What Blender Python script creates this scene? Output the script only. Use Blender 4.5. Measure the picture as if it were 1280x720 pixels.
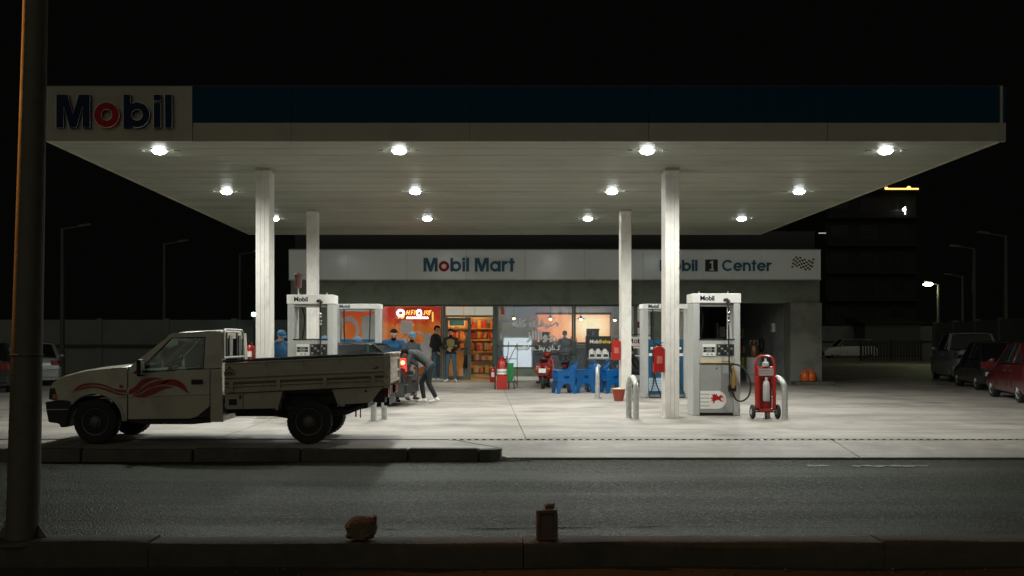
import bpy, bmesh, math, random
import numpy as np
from mathutils import Vector, Matrix
from mathutils.geometry import tessellate_polygon

R = math.radians
rnd = random.Random(7)
for o in list(bpy.data.objects): bpy.data.objects.remove(o)
scene = bpy.context.scene
C = scene.collection

# ------------------------------------------------------------------ camera
# metres; z = 0 is the forecourt; the camera looks along +Y from the far kerb
CX, CY, F, H = 603.0, 427.0, 1244.0, 1.45
cam_d = bpy.data.cameras.new('camera'); cam = bpy.data.objects.new('camera', cam_d); C.objects.link(cam)
cam.location = (0, 0, H); cam.rotation_euler = (R(90), 0, 0)
cam_d.sensor_width = 36.0; cam_d.lens = 36.0 * F / 1280.0
cam_d.shift_x = (640 - CX) / 1280.0; cam_d.shift_y = (CY - 360) / 1280.0
cam_d.clip_start = 0.05; cam_d.clip_end = 2000
scene.camera = cam

# ------------------------------------------------------------------ night sky, faint glow of the town, exposure
world = bpy.data.worlds.new('World'); scene.world = world; world.use_nodes = True
bg = world.node_tree.nodes['Background']
bg.inputs['Color'].default_value = (0.80, 0.82, 0.70, 1); bg.inputs['Strength'].default_value = 0.0016
sun_d = bpy.data.lights.new('assumed_town_glow', 'SUN'); sun_d.energy = 0.165; sun_d.angle = R(70); sun_d.color = (1.0, 0.97, 0.78)  # assumed light: soft sun lamp in place of street lamps behind the camera
sun = bpy.data.objects.new('assumed_town_glow', sun_d); C.objects.link(sun); sun.rotation_euler = (R(62), 0, R(-8))
scene.view_settings.view_transform = 'Standard'; scene.view_settings.look = 'None'
scene.view_settings.exposure = 0.0; scene.view_settings.gamma = 1.0; scene.view_settings.use_curve_mapping = False
scene.render.engine = 'CYCLES'
cy = scene.cycles
cy.use_denoising = True
cy.max_bounces = 7; cy.diffuse_bounces = 4; cy.glossy_bounces = 3; cy.transmission_bounces = 4; cy.transparent_max_bounces = 12
cy.caustics_reflective = False; cy.caustics_refractive = False
cy.sample_clamp_indirect = 6.0

LAMP_W = 410.0          # watts of a canopy lamp
LAMP_COL = (0.965, 1.0, 0.935)

# ------------------------------------------------------------------ pixel helpers (direction from the pixel, distance Y given)
def X(px, Y): return (px - CX) * Y / F
def Z(py, Y): return H - (py - CY) * Y / F
def GY(py, z=0.0): return (H - z) * F / (py - CY)
def P(px, py, Y): return Vector((X(px, Y), Y, Z(py, Y)))

# ------------------------------------------------------------------ materials
MATS = {}
def mat(name, col, rough=0.5, metal=0.0, var=0.12, scale=6.0, bump=0.0, bscale=80.0, spec=0.5, dirt=None, dirt_amt=0.0, dscale=2.0, coat=0.0, alpha=1.0, rvar=0.08):
    if name in MATS: return MATS[name]
    m = bpy.data.materials.new(name); m.use_nodes = True; MATS[name] = m
    nt = m.node_tree; N = nt.nodes; Lk = nt.links; b = N['Principled BSDF']
    b.inputs['Roughness'].default_value = rough; b.inputs['Metallic'].default_value = metal
    b.inputs['Specular IOR Level'].default_value = spec; b.inputs['Coat Weight'].default_value = coat
    b.inputs['Coat Roughness'].default_value = 0.08
    tc = N.new('ShaderNodeTexCoord')
    n1 = N.new('ShaderNodeTexNoise'); n1.inputs['Scale'].default_value = scale; n1.inputs['Detail'].default_value = 6
    Lk.new(tc.outputs['Object'], n1.inputs['Vector'])
    mx = N.new('ShaderNodeMix'); mx.data_type = 'RGBA'
    mx.inputs['A'].default_value = (*[c * (1 - var) for c in col], 1); mx.inputs['B'].default_value = (*[min(1, c * (1 + var)) for c in col], 1)
    Lk.new(n1.outputs['Fac'], mx.inputs['Factor'])
    out = mx.outputs['Result']
    if dirt is not None:
        n2 = N.new('ShaderNodeTexNoise'); n2.inputs['Scale'].default_value = dscale; n2.inputs['Detail'].default_value = 8; n2.inputs['Roughness'].default_value = 0.65
        Lk.new(tc.outputs['Object'], n2.inputs['Vector'])
        rp = N.new('ShaderNodeMapRange'); rp.inputs['From Min'].default_value = 0.48; rp.inputs['From Max'].default_value = 0.72
        rp.inputs['To Max'].default_value = dirt_amt
        Lk.new(n2.outputs['Fac'], rp.inputs['Value'])
        m2 = N.new('ShaderNodeMix'); m2.data_type = 'RGBA'; m2.inputs['B'].default_value = (*dirt, 1)
        Lk.new(rp.outputs['Result'], m2.inputs['Factor']); Lk.new(out, m2.inputs['A']); out = m2.outputs['Result']
    Lk.new(out, b.inputs['Base Color'])
    if rvar:
        rr = N.new('ShaderNodeMapRange'); rr.inputs['To Min'].default_value = max(0.02, rough - rvar); rr.inputs['To Max'].default_value = min(1, rough + rvar)
        Lk.new(n1.outputs['Fac'], rr.inputs['Value']); Lk.new(rr.outputs['Result'], b.inputs['Roughness'])
    if bump:
        n3 = N.new('ShaderNodeTexNoise'); n3.inputs['Scale'].default_value = bscale; n3.inputs['Detail'].default_value = 4
        Lk.new(tc.outputs['Object'], n3.inputs['Vector'])
        bp = N.new('ShaderNodeBump'); bp.inputs['Strength'].default_value = bump; bp.inputs['Distance'].default_value = 0.02
        Lk.new(n3.outputs['Fac'], bp.inputs['Height']); Lk.new(bp.outputs['Normal'], b.inputs['Normal'])
    return m

def emit(name, col, strength, back=True):
    if name in MATS: return MATS[name]
    m = bpy.data.materials.new(name); m.use_nodes = True; MATS[name] = m
    b = m.node_tree.nodes['Principled BSDF']; b.inputs['Base Color'].default_value = (*[c * 0.5 for c in col], 1)
    b.inputs['Emission Color'].default_value = (*col, 1); b.inputs['Emission Strength'].default_value = strength
    return m

def thin_glass(name, tint=(0.9, 0.95, 0.93), refl=0.09, rough=0.02, haze=0.0, haze_col=(0.5, 0.55, 0.6)):
    if name in MATS: return MATS[name]
    m = bpy.data.materials.new(name); m.use_nodes = True; MATS[name] = m
    nt = m.node_tree; N = nt.nodes; Lk = nt.links; N.remove(N['Principled BSDF']); o = N['Material Output']
    t = N.new('ShaderNodeBsdfTransparent'); t.inputs['Color'].default_value = (*tint, 1)
    g = N.new('ShaderNodeBsdfGlossy'); g.inputs['Roughness'].default_value = rough
    lw = N.new('ShaderNodeLayerWeight'); lw.inputs['Blend'].default_value = 0.2
    mr = N.new('ShaderNodeMapRange'); mr.inputs['To Min'].default_value = refl; mr.inputs['To Max'].default_value = 0.7
    Lk.new(lw.outputs['Fresnel'], mr.inputs['Value'])
    x = N.new('ShaderNodeMixShader'); Lk.new(mr.outputs['Result'], x.inputs['Fac']); Lk.new(t.outputs[0], x.inputs[1]); Lk.new(g.outputs[0], x.inputs[2])
    if haze:
        d = N.new('ShaderNodeBsdfTranslucent'); d.inputs['Color'].default_value = (*haze_col, 1)
        d2 = N.new('ShaderNodeBsdfDiffuse'); d2.inputs['Color'].default_value = (*haze_col, 1)
        a = N.new('ShaderNodeMixShader'); a.inputs['Fac'].default_value = 0.4; Lk.new(d.outputs[0], a.inputs[1]); Lk.new(d2.outputs[0], a.inputs[2])
        tc = N.new('ShaderNodeTexCoord'); nz = N.new('ShaderNodeTexNoise'); nz.inputs['Scale'].default_value = 1.3; nz.inputs['Detail'].default_value = 5
        Lk.new(tc.outputs['Object'], nz.inputs['Vector'])
        m2 = N.new('ShaderNodeMapRange'); m2.inputs['From Min'].default_value = 0.3; m2.inputs['From Max'].default_value = 0.7
        m2.inputs['To Min'].default_value = haze * 0.6; m2.inputs['To Max'].default_value = min(1, haze * 1.3); Lk.new(nz.outputs['Fac'], m2.inputs['Value'])
        y = N.new('ShaderNodeMixShader'); Lk.new(m2.outputs['Result'], y.inputs['Fac']); Lk.new(x.outputs[0], y.inputs[1]); Lk.new(a.outputs[0], y.inputs[2]); x = y
    Lk.new(x.outputs[0], o.inputs['Surface'])
    return m

def vinyl(name, ramp, z0, z1, wob=0.25, back=0.6):
    """printed translucent film: colour bands over its own height, lit from the room behind"""
    m = bpy.data.materials.new(name); m.use_nodes = True; MATS[name] = m
    nt = m.node_tree; N = nt.nodes; Lk = nt.links; N.remove(N['Principled BSDF']); o = N['Material Output']
    tc = N.new('ShaderNodeTexCoord'); sp = N.new('ShaderNodeSeparateXYZ'); Lk.new(tc.outputs['Object'], sp.inputs[0])
    nz = N.new('ShaderNodeTexNoise'); nz.inputs['Scale'].default_value = 2.2; nz.inputs['Detail'].default_value = 4; Lk.new(tc.outputs['Object'], nz.inputs['Vector'])
    ad = N.new('ShaderNodeMath'); ad.operation = 'MULTIPLY_ADD'; ad.inputs[1].default_value = wob * (z1 - z0); Lk.new(nz.outputs['Fac'], ad.inputs[0]); Lk.new(sp.outputs['Z'], ad.inputs[2])
    mr = N.new('ShaderNodeMapRange'); mr.inputs['From Min'].default_value = z0 + wob * (z1 - z0) * 0.5; mr.inputs['From Max'].default_value = z1 + wob * (z1 - z0) * 0.5; Lk.new(ad.outputs[0], mr.inputs['Value'])
    cr = N.new('ShaderNodeValToRGB'); Lk.new(mr.outputs['Result'], cr.inputs['Fac'])
    e = cr.color_ramp.elements
    e[0].position, e[0].color = ramp[0][0], (*ramp[0][1], 1); e[1].position, e[1].color = ramp[-1][0], (*ramp[-1][1], 1)
    for p, c in ramp[1:-1]: q = e.new(p); q.color = (*c, 1)
    t = N.new('ShaderNodeBsdfTranslucent'); d = N.new('ShaderNodeBsdfDiffuse'); Lk.new(cr.outputs['Color'], t.inputs['Color']); Lk.new(cr.outputs['Color'], d.inputs['Color'])
    x = N.new('ShaderNodeMixShader'); x.inputs['Fac'].default_value = 1 - back; Lk.new(t.outputs[0], x.inputs[1]); Lk.new(d.outputs[0], x.inputs[2])
    Lk.new(x.outputs[0], o.inputs['Surface'])
    return m

def ground_mat(name, base, dark, light, sc, rough, bump, kind):
    m = bpy.data.materials.new(name); m.use_nodes = True; MATS[name] = m
    nt = m.node_tree; N = nt.nodes; Lk = nt.links; b = N['Principled BSDF']
    geo = N.new('ShaderNodeNewGeometry')
    def noise(scale, det=6, rg=0.6, stretch=None):
        n = N.new('ShaderNodeTexNoise'); n.inputs['Scale'].default_value = scale; n.inputs['Detail'].default_value = det; n.inputs['Roughness'].default_value = rg
        if stretch:
            mp = N.new('ShaderNodeMapping'); mp.inputs['Scale'].default_value = stretch; Lk.new(geo.outputs['Position'], mp.inputs['Vector']); Lk.new(mp.outputs[0], n.inputs['Vector'])
        else: Lk.new(geo.outputs['Position'], n.inputs['Vector'])
        return n.outputs['Fac']
    def rng(v, a, c, lo, hi):
        r = N.new('ShaderNodeMapRange'); r.inputs['From Min'].default_value = a; r.inputs['From Max'].default_value = c
        r.inputs['To Min'].default_value = lo; r.inputs['To Max'].default_value = hi; Lk.new(v, r.inputs['Value']); return r.outputs['Result']
    def mix(f, a, c):
        x = N.new('ShaderNodeMix'); x.data_type = 'RGBA'
        Lk.new(f, x.inputs['Factor'])
        for s, v in (('A', a), ('B', c)):
            if isinstance(v, tuple): x.inputs[s].default_value = (*v, 1)
            else: Lk.new(v, x.inputs[s])
        return x.outputs['Result']
    c = mix(noise(sc, 8), tuple(v * 0.82 for v in base), tuple(v * 1.15 for v in base))
    c = mix(rng(noise(0.55, 8, 0.66), 0.45, 0.66, 0, 0.85), c, dark)
    c = mix(rng(noise(0.9, 6, 0.6, (0.25, 1.6, 1)), 0.47, 0.66, 0, 0.75), c, dark)       # streaks left by traffic
    c = mix(rng(noise(2.3, 7, 0.7), 0.56, 0.7, 0, 0.5), c, light)
    if kind == 'asphalt':
        v = N.new('ShaderNodeTexVoronoi'); v.inputs['Scale'].default_value = 55; Lk.new(geo.outputs['Position'], v.inputs['Vector'])
        sep = N.new('ShaderNodeSeparateColor'); Lk.new(v.outputs['Color'], sep.inputs[0])
        c = mix(rng(sep.outputs[0], 0.55, 1.0, 0, 0.55), c, tuple(min(1, q * 2.4) for q in base))
        hgt = v.outputs['Distance']; dist = 0.012
        rw = mix(rng(noise(0.5, 5, 0.6, (0.12, 1.4, 1)), 0.4, 0.62, 0, 1), (rough - 0.05,) * 3, (rough + 0.2,) * 3)
        rw = mix(rng(sep.outputs[1], 0.6, 1, 0, 1), rw, (rough - 0.14,) * 3)
        Lk.new(rw, b.inputs['Roughness']); b.inputs['Specular IOR Level'].default_value = 0.08
    else:
        v = N.new('ShaderNodeTexVoronoi'); v.inputs['Scale'].default_value = 0.75; v.feature = 'F1'; Lk.new(geo.outputs['Position'], v.inputs['Vector'])
        sc_ = N.new('ShaderNodeSeparateColor'); Lk.new(v.outputs['Color'], sc_.inputs[0])
        ml = N.new('ShaderNodeMath'); ml.operation = 'MULTIPLY'; Lk.new(rng(v.outputs['Distance'], 0.03, 0.34, 1.0, 0.0), ml.inputs[0]); Lk.new(rng(sc_.outputs[0], 0.50, 0.62, 0.0, 0.85), ml.inputs[1])
        c = mix(ml.outputs[0], c, tuple(q * 0.28 for q in base))   # old oil spots
        v2 = N.new('ShaderNodeTexVoronoi'); v2.inputs['Scale'].default_value = 5.0; Lk.new(geo.outputs['Position'], v2.inputs['Vector'])
        c = mix(rng(v2.outputs['Distance'], 0.0, 0.13, 0.5, 0.0), c, tuple(q * 0.4 for q in base))   # drips
        hgt = noise(45, 5); dist = 0.006
        b.inputs['Roughness'].default_value = rough
    Lk.new(c, b.inputs['Base Color'])
    bp = N.new('ShaderNodeBump'); bp.inputs['Strength'].default_value = bump; bp.inputs['Distance'].default_value = dist
    Lk.new(hgt, bp.inputs['Height']); Lk.new(bp.outputs['Normal'], b.inputs['Normal'])
    return m

M_conc = ground_mat('concrete', (0.40, 0.355, 0.315), (0.19, 0.175, 0.155), (0.50, 0.46, 0.42), 1.6, 0.62, 0.35, 'concrete')
M_asph = ground_mat('asphalt', (0.036, 0.041, 0.023), (0.015, 0.017, 0.010), (0.058, 0.058, 0.034), 2.0, 0.50, 0.9, 'asphalt')
M_dirt = ground_mat('dirt', (0.10, 0.085, 0.06), (0.05, 0.042, 0.03), (0.16, 0.13, 0.09), 3.0, 0.9, 0.8, 'concrete')
M_kerb = mat('kerb_concrete', (0.10, 0.083, 0.06), 0.85, var=0.35, scale=9, bump=0.6, bscale=60, dirt=(0.05, 0.042, 0.03), dirt_amt=0.8)
M_kerb2 = mat('island_kerb', (0.115, 0.11, 0.092), 0.85, var=0.4, scale=7, bump=0.5, bscale=50, dirt=(0.06, 0.055, 0.045), dirt_amt=0.9)
M_white = mat('white_panel', (0.39, 0.375, 0.285), 0.5, var=0.05, scale=1.5, dirt=(0.27, 0.255, 0.19), dirt_amt=0.5)
M_ceil = mat('ceiling_paint', (0.28, 0.295, 0.235), 0.5, var=0.06, scale=1.2, dirt=(0.20, 0.20, 0.155), dirt_amt=0.55, dscale=0.8)
M_blue = mat('blue_band', (0.004, 0.042, 0.080), 0.6, spec=0.12, var=0.1, scale=1.0)
M_navy = mat('navy_letter', (0.004, 0.018, 0.055), 0.6, spec=0.15)
M_teal = mat('teal_letter', (0.012, 0.10, 0.17), 0.35)
M_redl = mat('red_letter', (0.38, 0.016, 0.015), 0.6, spec=0.15)
M_col = mat('column_paint', (0.74, 0.70, 0.65), 0.42, var=0.05, scale=3, dirt=(0.42, 0.40, 0.36), dirt_amt=0.5, dscale=4)
M_wallg = mat('green_grey_wall', (0.205, 0.24, 0.185), 0.75, var=0.1, scale=1.2, bump=0.15, bscale=40, dirt=(0.10, 0.115, 0.085), dirt_amt=0.6)
M_frame = mat('window_frame', (0.085, 0.125, 0.11), 0.45)
M_sign = mat('sign_acrylic', (0.74, 0.81, 0.81), 0.16, var=0.04, scale=1, spec=0.6)
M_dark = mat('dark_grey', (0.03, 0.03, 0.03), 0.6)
M_black = mat('black_plastic', (0.012, 0.012, 0.013), 0.5)
M_rubber = mat('rubber', (0.016, 0.016, 0.017), 0.72, var=0.3, scale=20, bump=0.2)
M_steel = mat('galvanised', (0.52, 0.53, 0.51), 0.42, metal=0.55, var=0.18, scale=14, dirt=(0.22, 0.2, 0.17), dirt_amt=0.6, dscale=9)
M_chrome = mat('chrome', (0.75, 0.75, 0.74), 0.16, metal=1.0, var=0.05)
M_brass = mat('brass', (0.55, 0.36, 0.11), 0.35, metal=0.8)
M_red = mat('red_paint', (0.36, 0.016, 0.011), 0.32, var=0.12, dirt=(0.22, 0.02, 0.012), dirt_amt=0.6, coat=0.3)
M_whitep = mat('white_paint', (0.78, 0.76, 0.72), 0.4, var=0.06)
M_grey = mat('pump_grey', (0.30, 0.305, 0.295), 0.4, var=0.08, scale=4, dirt=(0.26, 0.25, 0.22), dirt_amt=0.55, dscale=5)
M_lgrey = mat('pump_light_grey', (0.44, 0.445, 0.43), 0.4, var=0.06, dirt=(0.36, 0.35, 0.32), dirt_amt=0.4, dscale=5)
M_pblue = mat('pump_blue', (0.004, 0.085, 0.18), 0.35, var=0.12, dirt=(0.01, 0.06, 0.12), dirt_amt=0.5, dscale=6)
M_cream = mat('cream_strip', (0.62, 0.52, 0.30), 0.45)
M_lcd = mat('lcd', (0.22, 0.28, 0.24), 0.2)
M_pole = mat('pole_paint', (0.14, 0.125, 0.09), 0.7, var=0.3, scale=5, bump=0.25, bscale=35, dirt=(0.10, 0.07, 0.04), dirt_amt=0.8, dscale=5)
M_farpole = mat('far_pole', (0.10, 0.10, 0.098), 0.6)
M_stone = mat('rough_stone', (0.17, 0.115, 0.075), 0.9, var=0.45, scale=14, bump=1.0, bscale=30)
M_brick = mat('old_block', (0.15, 0.105, 0.075), 0.9, var=0.3, scale=20, bump=0.6, bscale=50)
M_glass = thin_glass('shop_glass', (0.93, 0.96, 0.94), 0.06)
M_cglass = thin_glass('car_glass', (0.72, 0.78, 0.74), 0.07)
M_chair = mat('blue_plastic', (0.004, 0.085, 0.27), 0.22, var=0.08, coat=0.2)
M_green = mat('green_plastic', (0.02, 0.25, 0.07), 0.4)
M_paper = mat('paper', (0.72, 0.71, 0.68), 0.7)
M_yellow = mat('yellow_print', (0.70, 0.52, 0.03), 0.5)
M_orange = mat('orange_plastic', (0.62, 0.10, 0.012), 0.45)

# ------------------------------------------------------------------ mesh builder
class MB:
    def __init__(s): s.v = []; s.f = []; s.m = []
    def add(s, vs, fs, mi=0):
        k = len(s.v); s.v += [tuple(q) for q in vs]; s.f += [tuple(i + k for i in f) for f in fs]; s.m += [mi] * len(fs); return s
    def hexa(s, p, mi=0):      # p: 4 bottom (ccw) then 4 top
        return s.add(p, [(3, 2, 1, 0), (4, 5, 6, 7), (0, 1, 5, 4), (1, 2, 6, 5), (2, 3, 7, 6), (3, 0, 4, 7)], mi)
    def box(s, x0, x1, y0, y1, z0, z1, mi=0):
        return s.hexa([(x0, y0, z0), (x1, y0, z0), (x1, y1, z0), (x0, y1, z0), (x0, y0, z1), (x1, y0, z1), (x1, y1, z1), (x0, y1, z1)], mi)
    def bar(s, a, b, w, h, mi=0, up=(0, 0, 1)):     # rectangular bar along a-b
        a, b = Vector(a), Vector(b); d = (b - a).normalized(); u = Vector(up)
        if abs(d.dot(u)) > 0.95: u = Vector((0, 1, 0))
        r = d.cross(u).normalized() * (w / 2); u = r.cross(d).normalized() * (h / 2)
        return s.hexa([a - r - u, a + r - u, b + r - u, b - r - u, a - r + u, a + r + u, b + r + u, b - r + u], mi)
    def tube(s, path, r, n=10, mi=0, closed=False, caps=True):
        path = [Vector(p) for p in path]; L = len(path); rs = r if isinstance(r, (list, tuple)) else [r] * L
        vs = []; prev = None
        for i, p in enumerate(path):
            a = path[i - 1] if (i > 0 or closed) else p; b = path[(i + 1) % L] if (i < L - 1 or closed) else p
            d = (b - a).normalized()
            if prev is None:
                u = Vector((0, 0, 1)) if abs(d.z) < 0.9 else Vector((1, 0, 0)); u = (u - d * u.dot(d)).normalized()
            else:
                u = prev - d * prev.dot(d); u = u.normalized() if u.length > 1e-6 else d.orthogonal().normalized()
            prev = u; w = d.cross(u)
            for k in range(n):
                t = 2 * math.pi * k / n; vs.append(p + (u * math.cos(t) + w * math.sin(t)) * rs[i])
        fs = []
        for i in range(L if closed else L - 1):
            j = (i + 1) % L
            for k in range(n): fs.append((i * n + k, i * n + (k + 1) % n, j * n + (k + 1) % n, j * n + k))
        if caps and not closed: fs += [tuple(range(n))[::-1], tuple((L - 1) * n + k for k in range(n))]
        return s.add(vs, fs, mi)
    def cyl(s, a, b, r0, r1=None, n=16, mi=0): return s.tube([a, b], [r0, r0 if r1 is None else r1], n, mi)
    def lathe(s, prof, o, ax=(0, 0, 1), n=24, mi=0):    # prof: (r, t) along axis
        o = Vector(o); d = Vector(ax).normalized(); u = d.orthogonal().normalized(); w = d.cross(u); vs = []; fs = []
        for r, t in prof:
            for k in range(n):
                a = 2 * math.pi * k / n; vs.append(o + d * t + (u * math.cos(a) + w * math.sin(a)) * max(r, 1e-4))
        for i in range(len(prof) - 1):
            for k in range(n): fs.append((i * n + k, i * n + (k + 1) % n, (i + 1) * n + (k + 1) % n, (i + 1) * n + k))
        fs += [tuple(range(n))[::-1], tuple((len(prof) - 1) * n + k for k in range(n))]
        return s.add(vs, fs, mi)
    def ball(s, c, rx, ry=None, rz=None, n=14, m=8, mi=0, rot=None):
        ry = rx if ry is None else ry; rz = rx if rz is None else rz; c = Vector(c); vs = []; fs = []
        for i in range(m + 1):
            t = math.pi * i / m
            for k in range(n):
                a = 2 * math.pi * k / n; q = Vector((rx * math.sin(t) * math.cos(a), ry * math.sin(t) * math.sin(a), rz * math.cos(t)))
                if rot is not None: q = rot @ q
                vs.append(c + q)
        for i in range(m):
            for k in range(n): fs.append((i * n + k, (i + 1) * n + k, (i + 1) * n + (k + 1) % n, i * n + (k + 1) % n))
        return s.add(vs, fs, mi)
    def prism(s, outer, holes, fn, ext, mi=0):   # outer/holes 2D; fn(a,b)->3D; ext 3D vector
        loops = [list(outer)] + [list(h) for h in (holes or [])]
        flat = [p for l in loops for p in l]
        tris = tessellate_polygon([[Vector((p[0], p[1], 0)) for p in l] for l in loops])
        A = [Vector(fn(*p)) for p in flat]; ext = Vector(ext); B = [p + ext for p in A]; n = len(flat)
        fs = [tuple(t) for t in tris] + [tuple(i + n for i in reversed(t)) for t in tris]; k = 0
        for l in loops:
            for i in range(len(l)): j = (i + 1) % len(l); fs.append((k + i, k + j, k + j + n, k + i + n))
            k += len(l)
        return s.add(A + B, fs, mi)
    def grid(s, rows, mi=0, close=False):
        n = len(rows[0]); vs = [p for r in rows for p in r]; fs = []
        for i in range(len(rows) - 1):
            for k in range(n - 1): fs.append((i * n + k, i * n + k + 1, (i + 1) * n + k + 1, (i + 1) * n + k))
            if close: fs.append((i * n + n - 1, i * n, (i + 1) * n, (i + 1) * n + n - 1))
        return s.add(vs, fs, mi)
    def shift(s, d): s.v = [(v[0] + d[0], v[1] + d[1], v[2] + d[2]) for v in s.v]; return s
    def mesh(s, name, mats):
        me = bpy.data.meshes.new(name); me.from_pydata([tuple(v) for v in s.v], [], s.f)
        for m in (mats if isinstance(mats, (list, tuple)) else [mats]): me.materials.append(m)
        me.polygons.foreach_set('material_index', s.m)
        bm = bmesh.new(); bm.from_mesh(me); bmesh.ops.recalc_face_normals(bm, faces=bm.faces); bm.to_mesh(me); bm.free(); me.update()
        return me
    def build(s, name, mats, parent=None, smooth=False, bevel=0.0, sub=0, solid=0.0):
        o = bpy.data.objects.new(name, s.mesh(name, mats)); C.objects.link(o); o.parent = parent
        if smooth: shade(o)
        if solid: k = o.modifiers.new('thickness', 'SOLIDIFY'); k.thickness = solid
        if bevel:
            b = o.modifiers.new('bevel', 'BEVEL'); b.width = bevel; b.segments = 2; b.limit_method = 'ANGLE'; b.angle_limit = R(40)
        if sub: q = o.modifiers.new('sub', 'SUBSURF'); q.levels = sub; q.render_levels = sub
        return o
def shade(o, ang=40):
    me = o.data; me.polygons.foreach_set('use_smooth', [True] * len(me.polygons))
    try: me.set_sharp_from_angle(angle=R(ang))
    except Exception: pass

def tag(o, label=None, cat=None, group=None, kind=None):
    for k, v in (('label', label), ('category', cat), ('group', group), ('kind', kind)):
        if v: o[k] = v
    return o
def thing(name, label, cat, loc=(0, 0, 0), rz=0.0, group=None):
    o = bpy.data.objects.new(name, None); C.objects.link(o); o.location = loc; o.rotation_euler = (0, 0, rz); o.empty_display_size = 0.1
    return tag(o, label, cat, group)
def dup(o, parent=None):
    c = o.copy(); C.objects.link(c)
    if parent is not None: c.parent = parent
    for ch in list(o.children): dup(ch, c)
    return c
def struct(name, mb, m, parent=None, **kw):
    o = mb.build(name, m, parent, **kw)
    if parent is None: o['kind'] = 'structure'
    return o
def evaluated(o):
    dg = bpy.context.evaluated_depsgraph_get(); return bpy.data.meshes.new_from_object(o.evaluated_get(dg), depsgraph=dg)
def arc(cx, cz, r, a0, a1, n=10): return [(cx + r * math.cos(R(a0 + (a1 - a0) * i / n)), cz + r * math.sin(R(a0 + (a1 - a0) * i / n))) for i in range(n + 1)]

# ------------------------------------------------------------------ lettering
def ring(cx, cz, ro, ri, a0=0, a1=360, n=28):
    if a1 - a0 >= 360: return (arc(cx, cz, ro, 0, 360, n)[:-1], [arc(cx, cz, ri, 0, 360, n)[:-1]])
    return (arc(cx, cz, ro, a0, a1, n) + arc(cx, cz, ri, a1, a0, n), [])
def rect(x0, x1, z0, z1): return ([(x0, z0), (x1, z0), (x1, z1), (x0, z1)], [])
def glyph(ch, s=0.2):
    """polygons of one geometric letter, cap height 1, and its advance"""
    r = 0.385; i = r - s
    if ch == 'M':
        k = s / 0.22
        return [([(0, 0), (0, 1), (.10 + .25 * k, 1), (.515, .42 + .1 * (1 - k)), (.93 - .25 * k, 1), (1.03, 1), (1.03, 0), (1.03 - .23 * k, 0), (1.03 - .23 * k, .64), (.515 + .11 * k, 0), (.515 - .11 * k, 0), (.23 * k, .64), (.23 * k, 0)], [])], 1.03
    if ch == 'o': return [ring(r, r, r, i)], 2 * r
    if ch == 'b': return [rect(0, s, 0, 1), ring(s * .15 + r, r, r, i)], 2 * r + s * .15
    if ch == 'a': return [ring(r, r, r, i), rect(2 * r - s * .9, 2 * r + s * .1, 0, 2 * r)], 2 * r + s * .1
    if ch == 'i': return [rect(0, s, 0, .74), rect(0, s, .80, 1)], s
    if ch == 'l': return [rect(0, s, 0, 1)], s
    if ch == 'r': return [rect(0, s, 0, 2 * r), ring(s * .3 + .30, .42, .345, .345 - s, 75, 180, 10)], .42
    if ch == 't': return [rect(.12, .12 + s, 0, .98), rect(0, .24 + s, .60, .77)], .24 + s
    if ch == 'n': return [rect(0, s, 0, 2 * r), ring(.34, .43, .34, .34 - s, 0, 180, 14), rect(.68 - s, .68, 0, .43)], .68
    if ch == 'e': return [ring(r, r, r, i, 0, 320, 24), rect(i * .4, 2 * r - s * .3, r - s * .38, r + s * .38)], 2 * r
    if ch == 'C': return [ring(.5, .5, .5, .5 - s, 42, 318, 26)], .92
    return [], .3
def lettering(body, h, x, y, z, parent, mats, s=0.2, gap=0.1, depth=0.04, trim=None, name='letter'):
    """3-D letters facing -Y; x,z of the first letter's foot"""
    for ch in body:
        polys, adv = glyph(ch, s)
        if polys:
            mb = MB()
            for k, (o, hs) in enumerate(polys):
                mb.prism(o, hs, lambda a, b, k=k: (x + a * h, y - 0.002 * k, z + b * h), (0, depth, 0))
            L = mb.build(name, mats(ch), parent)
            if trim:
                tb = MB()
                for q, (o, hs) in enumerate(polys):
                    if ch == 'b' and q == 0: tb.tube([(x + a * h, y - 0.012, z + b * h) for a, b in ((0, .3), (0, 0), (0, 1), (s, 1), (s, .74))], 0.0045, 6); continue
                    for lp in [o] + hs:
                        if ch == 'b' and lp is o: tb.tube([(x + a * h, y - 0.012, z + b * h) for a, b in arc(s * .15 + .385, .385, .385, -110, 112, 22)], 0.0045, 6); continue
                        tb.tube([(x + a * h, y - 0.012, z + b * h) for a, b in lp], 0.0045, 6, closed=True)
                tb.build('letter_trim', trim, L)
        x += (adv + gap) * h
    return x
def text(name, body, size, loc, m, parent=None, extrude=0.002, align='LEFT', rot=(R(90), 0, 0), offset=0.0, shear=0.0):
    cu = bpy.data.curves.new(name, 'FONT'); cu.body = body; cu.size = size; cu.extrude = extrude; cu.align_x = align; cu.offset = offset; cu.shear = shear
    o = bpy.data.objects.new(name, cu); C.objects.link(o); o.location = loc; o.rotation_euler = rot
    bpy.context.view_layer.update()
    me = evaluated(o); bpy.data.objects.remove(o)
    me.transform(Matrix.LocRotScale(Vector(loc), __import__('mathutils').Euler(rot), None)); me.materials.clear(); me.materials.append(m)
    q = bpy.data.objects.new(name, me); C.objects.link(q); q.parent = parent
    return q
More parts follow.
